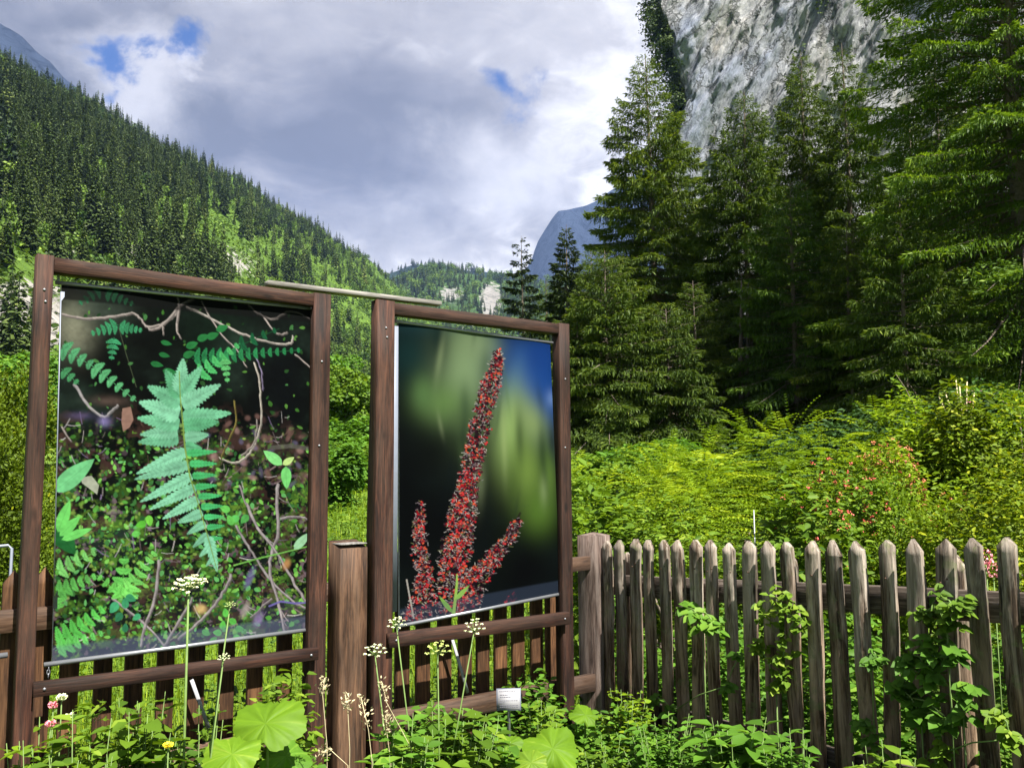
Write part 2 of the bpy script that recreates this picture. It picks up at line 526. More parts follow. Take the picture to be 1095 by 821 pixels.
# ---- ground sheet
def build_ground():
    m, t, b = material('ground_soil_and_turf')
    tcn = t.nodes.new('ShaderNodeTexCoord')
    v = tcn.outputs['Object']
    n1 = noise_node(t, v, 0.35, 6, 0.6).outputs[0]
    n2 = noise_node(t, v, 9.0, 8, 0.7).outputs[0]
    f = math_node(t, 'ADD', math_node(t, 'MULTIPLY', n1, .5), math_node(t, 'MULTIPLY', n2, .5))
    c = ramp_node(t, f, [(0.34, (0.030, 0.040, 0.012)), (0.5, (0.085, 0.15, 0.018)), (0.66, (0.17, 0.25, 0.035))])
    t.links.new(c, b.inputs['Base Color'])
    b.inputs['Roughness'].default_value = 0.95; b.inputs['Specular IOR Level'].default_value = 0.1
    bp = t.nodes.new('ShaderNodeBump'); bp.inputs['Strength'].default_value = 0.8; bp.inputs['Distance'].default_value = 0.05
    t.links.new(n2, bp.inputs['Height']); t.links.new(bp.outputs[0], b.inputs['Normal'])
    nr, na = 150, 288
    r = np.concatenate([[0.0], np.geomspace(0.4, 7000, nr - 1)])
    a = np.linspace(0, 2 * np.pi, na, endpoint=False)
    R_, A_ = np.meshgrid(r, a, indexing='ij')
    X = R_ * np.cos(A_); Y = R_ * np.sin(A_)
    V = np.stack([X, Y, zg(X, Y)], -1).reshape(-1, 3)
    i, j = np.meshgrid(np.arange(nr - 1), np.arange(na), indexing='ij')
    q = np.stack([i * na + j, (i + 1) * na + j, (i + 1) * na + (j + 1) % na, i * na + (j + 1) % na], -1).reshape(-1, 4)
    o = mesh_np('ground', V, q, m, smooth=True)
    tag(o, kind='structure')
build_ground()

# ---- mountains: sheets over (t = X/Y, Y)
def interp(tab, x):
    xs = [a for a, _ in tab]; ys = [b for _, b in tab]
    return np.interp(x, xs, ys)

def fbm(x, y, seed=0, oct=5, gain=0.5):
    rs = np.random.default_rng(seed)
    s = np.zeros_like(x); amp = 1; f = 1
    for o in range(oct):
        for k in range(3):
            th = rs.uniform(0, 6.28); ph = rs.uniform(0, 6.28); fr = f * rs.uniform(.75, 1.3)
            s = s + amp * np.sin((x * math.cos(th) + y * math.sin(th)) * fr + ph + 1.3 * np.sin((x * math.sin(th) - y * math.cos(th)) * fr * .7 + ph * 2)) / 3
        amp *= gain; f *= 2
    return s

def px_t(px): return (px - CX) / F

def ridge_z(pxs, y, Y):
    # height of a point at forward distance Y seen at row y
    return 1.5 + Y * (500 - (np.asarray(pxs) - CX) * 0.007 - y) / F * 1.0

class Hill:
    def __init__(s, ridge, Yr, Y0, amp, scale, seed, power=1.0, back=0.5):
        s.ridge, s.Yr, s.Y0, s.amp, s.scale, s.seed, s.power, s.back = ridge, Yr, Y0, amp, scale, seed, power, back
    def z(s, X, Y):
        t = X / Y; px = CX + F * t
        Yr = interp(s.Yr, px); Y0 = interp(s.Y0, px)
        zt = ridge_z(px, interp(s.ridge, px), Yr) + interp(s.ridge, px) * 0
        base = zg(X, Y) - 3
        q = (Y - Y0) / (Yr - Y0)
        up = np.where(q < 1, np.clip(q, 0, 1) ** s.power, 1 - s.back * (q - 1))
        n = fbm(X / s.scale, Y / s.scale, s.seed)
        return base + (zt - base) * up + s.amp * n * np.clip(q * 1.2, 0, 1) + np.where(q < 0, 8 * q, 0)
    def mesh(s, name, mat, px0, px1, nt_, nY, Yend=1.35, rockfn=None):
        t = np.linspace(px_t(px0), px_t(px1), nt_)
        k = np.linspace(0, 1, nY)
        T, K = np.meshgrid(t, k, indexing='ij')
        px = CX + F * T
        Y0 = interp(s.Y0, px) * 0.97; Y1 = interp(s.Yr, px) * Yend
        Y = Y0 + (Y1 - Y0) * K
        X = T * Y
        Z = s.z(X, Y)
        V = np.stack([X, Y, Z], -1).reshape(-1, 3)
        i, j = np.meshgrid(np.arange(nt_ - 1), np.arange(nY - 1), indexing='ij')
        q = np.stack([i * nY + j, (i + 1) * nY + j, (i + 1) * nY + j + 1, i * nY + j + 1], -1).reshape(-1, 4)
        tint = rockfn(px, X, Y, Z).ravel() if rockfn else None
        o = mesh_np(name, V, q, mat, smooth=True, tint=tint)
        tag(o, kind='structure')
        return o

def hill_mat(name, rockc=(0.22, 0.21, 0.195), green=((0.03, 0.055, 0.012), (0.085, 0.15, 0.022)), scale=0.06, rockdark=(0.07, 0.07, 0.065), bump=2.0):
    m, t, b = material(name)
    tcn = t.nodes.new('ShaderNodeTexCoord'); v = tcn.outputs['Object']
    n = noise_node(t, v, scale, 8, 0.65).outputs[0]
    g_ = ramp_node(t, n, [(0.35, green[0]), (0.65, green[1])])
    n2 = noise_node(t, mapping(t, v, scale=(1, 1, 0.35), rot=(0, 0.5, 0)), scale * 2.5, 9, 0.7, 0.8).outputs[0]
    r_ = ramp_node(t, n2, [(0.36, rockdark), (0.5, rockc), (0.7, tuple(min(1, x * 1.35) for x in rockc))])
    at_ = t.nodes.new('ShaderNodeAttribute'); at_.attribute_name = 'tint'
    fac = math_node(t, 'ADD', at_.outputs['Fac'], math_node(t, 'MULTIPLY', math_node(t, 'SUBTRACT', n2, 0.5), 1.6))
    fm = ramp_node(t, fac, [(0.45, (0, 0, 0)), (0.55, (1, 1, 1))])
    c = mixc(t, fm, g_, r_)
    t.links.new(c, b.inputs['Base Color'])
    b.inputs['Roughness'].default_value = 0.95; b.inputs['Specular IOR Level'].default_value = 0.05
    bp = t.nodes.new('ShaderNodeBump'); bp.inputs['Strength'].default_value = 0.9; bp.inputs['Distance'].default_value = bump
    t.links.new(n2, bp.inputs['Height']); t.links.new(bp.outputs[0], b.inputs['Normal'])
    return m

LEFT = Hill(ridge=[(-1400, -300), (-500, -130), (-200, -45), (0, 64), (42, 82), (73, 96), (120, 123), (160, 144), (182, 152), (215, 168), (252, 187), (288, 214), (328, 234), (361, 256), (387, 270), (402, 286), (430, 314), (470, 345), (520, 400)],
            Yr=[(-500, 520), (0, 640), (200, 820), (415, 1250), (520, 1400)], Y0=[(-500, 95), (0, 120), (200, 170), (415, 330), (520, 520)], amp=6, scale=45, seed=3, power=0.95)
MID = Hill(ridge=[(300, 330), (380, 306), (420, 302), (445, 292), (470, 290), (500, 292), (530, 298), (560, 302), (620, 300), (700, 290), (800, 300)],
           Yr=[(300, 1900), (800, 1900)], Y0=[(300, 1150), (500, 900), (800, 900)], amp=14, scale=110, seed=8, power=0.8)
FARH = Hill(ridge=[(300, 330), (395, 300), (418, 286), (440, 279), (470, 281), (500, 286), (540, 290), (580, 300), (700, 310)],
            Yr=[(300, 3400), (800, 3400)], Y0=[(300, 2300), (800, 2300)], amp=12, scale=160, seed=5)
BLUE = Hill(ridge=[(480, 330), (545, 300), (562, 284), (571, 272), (574, 256), (583, 240), (594, 222), (600, 215), (612, 213), (628, 209), (641, 203), (655, 192), (690, 170), (740, 150), (900, 120), (1200, 150)],
            Yr=[(480, 5600), (1200, 5600)], Y0=[(480, 4300), (1200, 4300)], amp=14, scale=240, seed=11, back=0.8)
PEAK = Hill(ridge=[(-700, -260), (-300, -170), (-60, -22), (-20, 8), (0, 20), (18, 37), (35, 48), (50, 64), (66, 78), (90, 98), (130, 135), (200, 190), (300, 280)],
            Yr=[(-700, 3000), (300, 3000)], Y0=[(-700, 1700), (300, 1700)], amp=18, scale=160, seed=14, back=0.8)

def left_rock(px, X, Y, Z):
    py = 500 - (Z - 1.5) / Y * F
    def bl(a, b, sx, sy): return np.exp(-(((px - a) / sx) ** 2 + ((py - b) / sy) ** 2))
    r = 0.95 * bl(12, 345, 50, 55) + 0.6 * bl(245, 276, 40, 22) + .5 * bl(140, 262, 24, 12) + .45 * bl(60, 262, 20, 14) + 0.7 * bl(186, 183, 9, 8) + 0.4 * bl(50, 335, 60, 40) + 0.35 * bl(100, 230, 60, 25)
    return np.clip(r, 0, 1)
def mid_rock(px, X, Y, Z):
    py = 500 - (Z - 1.5) / Y * F
    def bl(a, b, sx, sy): return np.exp(-(((px - a) / sx) ** 2 + ((py - b) / sy) ** 2))
    return np.clip(0.9 * bl(526, 318, 14, 22) + 0.7 * bl(482, 312, 18, 12) + 0.5 * bl(500, 345, 30, 12), 0, 1)

HM = hill_mat('slope_ground')
LEFT.mesh('hillside', HM, -900, 520, 240, 160, rockfn=left_rock)
MID.mesh('middle_hill', hill_mat('middle_hill_ground', scale=0.03, rockc=(0.15, 0.145, 0.14), green=((0.015, 0.032, 0.012), (0.040, 0.075, 0.020))), 300, 820, 120, 60, rockfn=mid_rock)
FARM = hill_mat('far_forest_ground', green=((0.006, 0.014, 0.012), (0.018, 0.034, 0.022)), scale=0.012, bump=12)
FARH.mesh('far_hill', FARM, 300, 720, 120, 60, rockfn=lambda px, X, Y, Z: np.zeros_like(px) + 0.12)
ROCKM = hill_mat('far_rock', rockc=(0.018, 0.026, 0.045), rockdark=(0.006, 0.010, 0.020), scale=0.006, bump=30, green=((0.008, 0.014, 0.014), (0.018, 0.028, 0.024)))
BLUE.mesh('far_mountain', ROCKM, 480, 1250, 200, 90, rockfn=lambda px, X, Y, Z: np.clip((Z - 500) / 500, 0.2, 0.8))
PEAK.mesh('far_peak', ROCKM, -720, 320, 200, 90, rockfn=lambda px, X, Y, Z: np.clip((Z - 500) / 500, 0.2, 0.75))

# ------------------------------------------------------------------ cliff
def build_cliff():
    m, t, b = material('limestone')
    tcn = t.nodes.new('ShaderNodeTexCoord'); v = tcn.outputs['Object']
    rot = mapping(t, mapping(t, v, rot=(0.0, -0.42, 0.0)), scale=(1.0, 0.7, 0.34))
    n1 = noise_node(t, rot, 0.24, 10, 0.72, 0.6).outputs[0]
    n2 = noise_node(t, rot, 0.9, 8, 0.75, 0.8).outputs[0]
    n3 = noise_node(t, mapping(t, v, loc=(30, 5, 2), scale=(1, 1, .5)), 0.035, 4, 0.6, 0.6).outputs[0]
    f = math_node(t, 'ADD', math_node(t, 'MULTIPLY', n1, .5), math_node(t, 'MULTIPLY', n2, .5))
    c = ramp_node(t, f, [(0.39, (0.04, 0.043, 0.05)), (0.44, (0.17, 0.175, 0.19)), (0.49, (0.25, 0.256, 0.27)), (0.62, (0.40, 0.40, 0.41))])
    c = mixc(t, math_node(t, 'MULTIPLY', ramp_node(t, n3, [(0.5, (0, 0, 0)), (0.62, (1, 1, 1))]), 0.6), c, mixc(t, 1.0, c, (0.50, 0.64, 0.95), 'MULTIPLY'))
    och = noise_node(t, mapping(t, v, loc=(3, 50, 2), scale=(1, 1, .4)), 0.09, 5, 0.6, 0.6).outputs[0]
    c = mixc(t, math_node(t, 'MULTIPLY', ramp_node(t, och, [(0.58, (0, 0, 0)), (0.68, (1, 1, 1))]), 0.22), c, (0.45, 0.38, 0.26))
    # thin dark cracks
    vo = t.nodes.new('ShaderNodeTexVoronoi'); vo.feature = 'DISTANCE_TO_EDGE'; vo.inputs['Scale'].default_value = 0.16
    wv_ = t.nodes.new('ShaderNodeVectorMath'); wv_.operation = 'ADD'
    nn = noise_node(t, v, 0.3, 5, 0.6)
    sc_ = t.nodes.new('ShaderNodeVectorMath'); sc_.operation = 'SCALE'; sc_.inputs['Scale'].default_value = 6
    t.links.new(nn.outputs[1], sc_.inputs[0]); t.links.new(rot, wv_.inputs[0]); t.links.new(sc_.outputs[0], wv_.inputs[1])
    t.links.new(wv_.outputs[0], vo.inputs['Vector'])
    ck = ramp_node(t, vo.outputs['Distance'], [(0.0, (1, 1, 1)), (0.055, (0, 0, 0))])
    c = mixc(t, math_node(t, 'MULTIPLY', ck, 0.75), c, (0.07, 0.075, 0.07))
    # grass on ledges
    lg = noise_node(t, mapping(t, v, loc=(9, 9, 9)), 0.12, 6, 0.65).outputs[0]
    c = mixc(t, ramp_node(t, lg, [(0.69, (0, 0, 0)), (0.73, (1, 1, 1))]), c, (0.07, 0.10, 0.02))
    t.links.new(c, b.inputs['Base Color'])
    b.inputs['Roughness'].default_value = 0.9; b.inputs['Specular IOR Level'].default_value = 0.1
    bp = t.nodes.new('ShaderNodeBump'); bp.inputs['Strength'].default_value = 1.0; bp.inputs['Distance'].default_value = 2.2
    t.links.new(math_node(t, 'SUBTRACT', f, math_node(t, 'MULTIPLY', ck, .25)), bp.inputs['Height']); t.links.new(bp.outputs[0], b.inputs['Normal'])
    nu, nv = 300, 260
    rng = np.random.default_rng(4)
    V = np.zeros((nu, nv, 3))
    P0 = at(757, 500, 195); P1 = at(1100, 500, 165); P1 = Vector((P1.x, P1.y, 0)); P0 = Vector((P0.x, P0.y, 0))
    ux = (P1 - P0); Lx = ux.length; ux.normalize(); ny = Vector((ux.y, -ux.x, 0))     # towards the camera side
    if ny.y > 0: ny = -ny
    H = 170.0
    for i in range(nu):
        s = -0.35 + 1.75 * i / (nu - 1)          # <0: the wall turns away round its left edge
        for j in range(nv):
            h = j / (nv - 1) * H
            lean = 0.10 * h
            edge = -0.07 * h + 9.0 * mnoise.noise(Vector((h * 0.035, 0.3, 9))) + 1.2 * mnoise.noise(Vector((h * 0.2, 0.3, 9)))
            if s < 0:
                a = -s / 0.35
                p = P0 + ux * (-9 * math.sin(a * 1.5) + edge * (1 - a * .4)) - ny * (70 * a * a)
            else:
                p = P0 + ux * (Lx * s + edge * max(0, 1 - s * 3))
            q3 = Vector((p.x, p.y, h))
            ac = p.x * .91 - h * .41; al = p.x * .41 + h * .91
            qr = Vector((ac, p.y * .6, al * .22))
            d = 5.0 * mnoise.fractal(qr * 0.045, 1.0, 2.1, 3) + 2.2 * mnoise.ridged_multi_fractal(qr * 0.11, 0.8, 2.2, 6, 1.0, 2.0) - 3
            d += 0.9 * mnoise.fractal(qr * .5, 0.7, 2.1, 4)
            p = p + ny * d - ny * lean
            V[i, j] = (p.x, p.y, h - 4)
    V = V.reshape(-1, 3)
    i, j = np.meshgrid(np.arange(nu - 1), np.arange(nv - 1), indexing='ij')
    q = np.stack([i * nv + j, (i + 1) * nv + j, (i + 1) * nv + j + 1, i * nv + j + 1], -1).reshape(-1, 4)
    o = mesh_np('cliff', V, q, m)
    tag(o, kind='structure')
    return V.reshape(nu, nv, 3)
CLIFF = build_cliff()

# ------------------------------------------------------------------ conifers
def conifer_data(seed, H, R, nbr, ncl, clump, low=0.08, hang=0.5, sparse=1.0, tipw=0.10, prof=0.85, fat=1.0):
    rng = np.random.default_rng(seed)
    h = low * H + (H * 0.985 - low * H) * (np.arange(nbr) + rng.uniform(-.4, .4, nbr)) / nbr
    h = np.clip(h, low * H, H * .985)
    az = np.arange(nbr) * 2.399 + rng.uniform(-.5, .5, nbr)
    rel = 1 - h / H
    Lb = R * (rel ** prof) * rng.uniform(.68, 1.12, nbr) * (1 - 0.25 * np.exp(-((h / H - low) / .08) ** 2)) + tipw * 2.0 * rng.uniform(.7, 1, nbr)
    a0 = 0.55 - 0.95 * rel + rng.uniform(-.1, .1, nbr)
    b0 = -(0.10 + 0.45 * rel) + rng.uniform(-.06, .06, nbr)
    c0 = 0.28 * rel + 0.05
    ca, sa = np.cos(az), np.sin(az)
    lx = 0.02 * H * np.sin(h / H * 2.5 + seed) * .4
    def curve(bi, t):
        r = Lb[bi] * t
        z = h[bi] + Lb[bi] * (a0[bi] * t + b0[bi] * t * t + c0[bi] * t ** 3)
        return np.stack([lx[bi] + ca[bi] * r, sa[bi] * r, z], 1)
    w = Lb ** 1.45; w /= w.sum()
    bi = rng.choice(nbr, ncl, p=w)
    t = rng.uniform(0, 1, ncl) ** 0.62
    t = 0.08 + 0.92 * t
    stepq = np.clip(0.22 / np.maximum(Lb[bi], .3), .02, .2)
    t = np.where(rng.uniform(size=ncl) < .85, np.round(t / stepq) * stepq + rng.normal(0, .006, ncl), t)
    t = np.clip(t, 0.05, 1.0)
    side = rng.choice([-1, 1], ncl)
    m = rng.uniform(0, 1, ncl) ** 0.8
    lt = np.minimum((1.02 - t) * 0.60, 0.06 + t * .5) * Lb[bi] + 0.10
    P = curve(bi, t)
    d = np.stack([ca[bi], sa[bi], np.zeros(ncl)], 1)
    sv = np.stack([-sa[bi], ca[bi], np.zeros(ncl)], 1) * side[:, None]
    tw = norm(d * 0.62 + sv * 0.80)
    hg = hang * (0.35 + 0.65 * rel[bi])
    P = P + tw * (lt * m)[:, None] - np.array([0, 0, 1.0]) * (lt * m * m * .38)[:, None]
    hd = (rng.uniform(size=ncl) < hg)[:, None]
    D = np.where(hd, np.stack([np.zeros(ncl), np.zeros(ncl), -np.ones(ncl)], 1) + rng.normal(0, .28, (ncl, 3)) + tw * .25,
                 tw * 1.0 + d * .45 + rng.normal(0, .24, (ncl, 3)) - np.array([0, 0, .22]))
    U = np.where(hd, rdir(rng, ncl), np.array([0, 0, 1.0]) + rng.normal(0, .45, (ncl, 3)))
    Lc = clump * rng.uniform(.55, 1.35, ncl) * (0.55 + 0.45 * np.minimum(1, rel[bi] * 3))
    Wc = Lc * rng.uniform(.15, .27, ncl) * fat
    V, Fq = kite_geo(P, D, U, Lc, Wc)
    tint = np.clip(rng.normal(.32, .15, ncl) + 0.25 * (t > .8) + 0.15 * (m > .75), 0, 1)
    # bare branch wood
    K = 5
    ts = np.linspace(0, 1, K)
    bsel = np.arange(nbr)
    Vb = []; Qb = []
    for kk, tt in enumerate(ts):
        c = curve(bsel, np.full(nbr, tt))
        r = (0.006 + 0.010 * Lb) * (1 - .85 * tt)
        for q in range(3):
            an = q * 2.094
            Vb.append(c + np.stack([-sa * math.cos(an) * r, ca * math.cos(an) * r, math.sin(an) * r], 1))
    Vb = np.array(Vb).reshape(K, 3, nbr, 3)
    idx = np.arange(K * 3 * nbr).reshape(K, 3, nbr)
    for kk in range(K - 1):
        for q in range(3):
            Qb.append(np.stack([idx[kk, q], idx[kk, (q + 1) % 3], idx[kk + 1, (q + 1) % 3], idx[kk + 1, q]], 1))
    return V, Fq, np.repeat(tint, 4), Vb.reshape(-1, 3), np.concatenate(Qb), lx

def trunk_geo(H, r0, bend, seed, n=10, segs=14):
    V = []; Fq = []
    for i in range(segs + 1):
        f = i / segs
        r = r0 * (1 - f) ** .9 + .012
        if i == 0: r *= 1.35
        cx = 0.02 * H * math.sin(f * 2.5 + seed) * .4
        for k in range(n):
            a = 2 * math.pi * k / n
            V.append((cx + r * math.cos(a), r * math.sin(a), f * H - (0.5 if i == 0 else 0)))
    for i in range(segs):
        for k in range(n):
            a = i * n + k; b = i * n + (k + 1) % n
            Fq.append((a, b, b + n, a + n))
    return np.array(V), np.array(Fq)

def make_conifer(name, label, loc, H, R, seed, nbr, ncl, clump, mat=SPRUCE, group=None, r0=None, **kw):
    root = empty(name, loc, label, 'tree', group)
    V, Fq, tint, Vb, Qb, _ = conifer_data(seed, H, R, nbr, int(ncl * 2.6), clump * .74, **kw)
    mesh_np('crown', V, Fq, mat, root, tint=tint)
    Vt, Ft = trunk_geo(H, r0 or H * 0.012, 0, seed)
    V2 = np.concatenate([Vt, Vb]); 
    mesh_np('trunk', V2, np.concatenate([Ft, Qb + len(Vt)]), BARK, root)
    return root

def copy_tree(o, loc, rz, sc, label=None):
    c = o.copy(); COL.objects.link(c)
    c.location = loc; c.rotation_euler = (0, 0, rz); c.scale = (sc, sc, sc)
    if label: c['label'] = label
    for ch in list(o.children):
        d = ch.copy(); COL.objects.link(d); d.parent = c
        for g2 in list(ch.children):
            e = g2.copy(); COL.objects.link(e); e.parent = d
    return c

def tree_spot(px, Y, ytop):
    """ground point under column px at distance Y and the height that puts the top at row ytop"""
    p = at(px, ytop, Y)
    z0 = ground_at(p.x, p.y) - 0.1
    return Vector((p.x, p.y, z0)), p.z - z0

SPRUCE_D = leaf_mat('dark_spruce_green', (0.010, 0.020, 0.006), (0.040, 0.062, 0.014), 0.1, third=(0.08, 0.11, 0.02))
heroes = [
    # name label px Y ytop R seed nbr ncl clump mat kwargs
    ('spruce_tree', 'tall dark pointed spruce left of the limestone cliff, its top against the clouds', 691, 45, 57, 6.2, 1, 340, 90000, .36, SPRUCE, dict(hang=.7, low=.03, prof=.80)),
    ('spruce_tree', 'small airy spruce with thin see-through crown, standing alone above the right banner', 559, 95, 252, 4.6, 2, 80, 7000, .75, SPRUCE_D, dict(hang=.3, low=.10, prof=.7, fat=1.6)),
    ('spruce_tree', 'narrow dark spruce between the thin airy spruce and the tall pointed spruce', 607, 72, 240, 4.3, 3, 150, 20000, .55, SPRUCE_D, dict(hang=.45, fat=1.5)),
    ('spruce_tree', 'pointed spruce in front of the foot of the pale cliff', 795, 40, 98, 4.9, 4, 300, 68000, .32, SPRUCE, dict(hang=.65, low=.12, prof=.75)),
    ('spruce_tree', 'slender spruce with a tall spire crossing the middle of the cliff', 853, 44, 56, 4.7, 5, 290, 60000, .34, SPRUCE, dict(hang=.5, low=.12, prof=.82)),
    ('spruce_tree', 'thin half-bare spruce close against the huge bright green spruce', 897, 40, 46, 3.9, 6, 220, 40000, .32, SPRUCE, dict(hang=.5, low=.12, prof=.8)),
    ('spruce_tree', 'huge bright green spruce whose top leaves the picture, right of the cliff', 1040, 27, -420, 7.6, 7, 420, 120000, .27, SPRUCE_B, dict(hang=.35, low=.10)),
    ('spruce_tree', 'second large spruce cut by the right edge of the photo', 1230, 24, -420, 6.6, 8, 330, 60000, .28, SPRUCE_B, dict(hang=.4, low=.08)),
    ('spruce_tree', 'mid-sized spruce with sweeping branches just right of the right banner frame', 648, 30, 268, 3.3, 9, 150, 40000, .26, SPRUCE, dict(hang=.75, low=.0, prof=.75)),
    ('spruce_tree', 'drooping yellowish spruce filling the gap under the cliff', 845, 32, 190, 3.6, 10, 170, 34000, .26, SPRUCE_B, dict(hang=.75, low=.12, prof=.7)),
]
for (nm, lb, px, Y, yt, R, sd_, nbr, ncl, cl, mt, kw) in heroes:
    loc, H = tree_spot(px, Y, yt)
    make_conifer(nm, lb, loc, H, R, sd_, nbr, ncl, cl, mt, **kw)

for (px, Y, yt, R, sd_, lb) in ((712, 30, 330, 2.7, 51, 'young dense spruce in front of the tall pointed spruce'), (742, 34, 300, 2.6, 52, 'young spruce left of the bare dark trunk'), (618, 30, 330, 2.2, 53, 'young spruce half hidden by the right frame post'), (905, 30, 235, 3.0, 54, 'young spruce filling the shade left of the huge spruce'), (960, 25, 215, 3.0, 55, 'bright young spruce before the huge spruce trunk')):
    loc, H = tree_spot(px, Y, yt)
    make_conifer('spruce_tree', lb, loc, H, R, sd_, 120, 28000, .25, SPRUCE, hang=.7, low=0, prof=.8)
def dead_trunks():
    for lb, px, rad, brs in (('pale bare trunk with dead sweeping branches, left one of the pair in the dark gap', 795, .085, True), ('slim bare trunk close beside the pale bare trunk in the dark gap', 802, .06, False)):
        c = at(px, 500, 33.0); z0 = ground_at(c.x, c.y)
        root = empty('dead_tree', Vector((c.x, c.y, z0)), lb, 'tree')
        top = at(px - 2, 300, 33.0)
        tubes('trunk', [([Vector((c.x, c.y, z0 - .3)), Vector((c.x + .03, c.y, (z0 + top.z) / 2)), top], [rad * 1.6, rad * 1.3, rad * .3])], BARK_P, root, 8)
        if brs:
            sp = []
            for (ya, xb, yb, xm, ym) in ((432, 742, 486, 762, 448), (446, 752, 492, 772, 458), (462, 755, 500, 778, 470), (420, 752, 462, 775, 425), (440, 832, 476, 815, 446), (405, 762, 440, 780, 408), (475, 765, 503, 782, 482)):
                sp.append(([at(px, ya, 33.0), at(xm, ym, 32.6), at(xb, yb, 32.2)], [.022, .014, .005]))
                sp.append(([at(xm, ym, 32.6), at(xm - 12, ym + 24, 32.4)], [.009, .003]))
            tubes('branches', sp, BARK_P, root, 4)
BARK_P = simple_mat('pale_dead_bark', (0.085, 0.070, 0.055), .9, 0, .35, 10, .1)
# darker spruces behind the row
dead_trunks()
bgproto = None
rngb = np.random.default_rng(77)
spots = [(585, 110, 300), (632, 66, 262), (668, 62, 255), (722, 58, 232), (772, 66, 310), (824, 58, 290), (845, 64, 300), (872, 60, 290), (938, 55, 200), (968, 50, 110), (1000, 52, 60), (1045, 56, 40), (1085, 50, 60), (1125, 48, 90), (1180, 46, 60), (880, 52, 330), (700, 56, 330), (925, 40, 300), (980, 38, 260)]
for k, (px, Y, yt) in enumerate(spots):
    loc, H = tree_spot(px, Y, yt)
    if bgproto is None:
        bgproto = make_conifer('spruce_tree', 'dark spruce in the shaded row behind the front spruces', loc, 16.0, 3.7, 21, 150, 17000, .42, SPRUCE, group='spruces in the shaded row behind the front spruces', hang=.5, low=.03, prof=.7)
        bgproto.scale = (H / 16.0,) * 3
    else:
        copy_tree(bgproto, loc, rngb.uniform(0, 6), H / 16.0)

# ------------------------------------------------------------------ forest on the slopes
def far_conifer(seed, n=170):
    rng = np.random.default_rng(seed)
    u = rng.uniform(0, 1, n) ** 0.65               # 1 = bottom
    tiers = 11
    u = (np.floor(u * tiers) + rng.uniform(0, .9, n)) / tiers
    az = rng.uniform(0, 6.283, n)
    r = 0.17 * u ** .9 * rng.uniform(.35, .9, n)
    z = 1 - u * .94
    P = np.stack([r * np.cos(az) * .5, r * np.sin(az) * .5, z], 1)
    D = np.stack([np.cos(az), np.sin(az), rng.uniform(-.75, -.15, n)], 1)
    sm = math.sqrt(200 / n) ** .9
    L = 0.03 + 0.13 * u * sm
    if n > 500: P[:, :2] *= 1.5
    V, Fq = kite_geo(P, D, np.array([0, 0, 1.0]) + rng.normal(0, .45, (n, 3)), L * rng.uniform(.7, 1.2, n), L * .62)
    tint = np.clip(rng.normal(.38, .17, n), 0, 1)
    return V, Fq, np.repeat(tint, 4)

def far_broad(seed, n=230):
    rng = np.random.default_rng(seed)
    c = rng.uniform(-1, 1, (7, 3)) * np.array([.22, .22, .25]) + np.array([0, 0, .58])
    b = rng.integers(0, 7, n)
    d = rdir(rng, n, -.6, 1)
    P = c[b] + d * rng.uniform(.14, .24, n)[:, None]
    V, Fq = kite_geo(P, rdir(rng, n), d + rng.normal(0, .4, (n, 3)), rng.uniform(.07, .13, n) * math.sqrt(230 / n), rng.uniform(.06, .10, n) * math.sqrt(230 / n))
    return V, Fq, np.repeat(np.clip(rng.normal(.45, .2, n), 0, 1), 4)

con_v = [far_conifer(100 + k, 230) for k in range(6)]
con_n = [far_conifer(140 + k, 900) for k in range(6)]
bro_n = [far_broad(240 + k, 1100) for k in range(4)]
bro_v = [far_broad(200 + k) for k in range(4)]
TRUNK_Q = None
def small_trunk(h=1.0, r=.012):
    V = []; 
    for z in (-0.02, h):
        for k in range(4):
            a = k * 1.5708
            rr = r * (1 if z < .5 else .25)
            V.append((rr * math.cos(a), rr * math.sin(a), z))
    return np.array(V), np.array([(k, (k + 1) % 4, 4 + (k + 1) % 4, 4 + k) for k in range(4)])

def variant(kind, k, near=False):
    V, Fq, t = ((con_n if near else con_v) if kind == 0 else (bro_n if near else bro_v))[k]
    if kind == 1: return V, Fq, t
    Vt, Ft = small_trunk(.97, .011)
    return np.concatenate([V, Vt]), np.concatenate([Fq, Ft + len(V)]), np.concatenate([t, np.full(8, -1.0)])

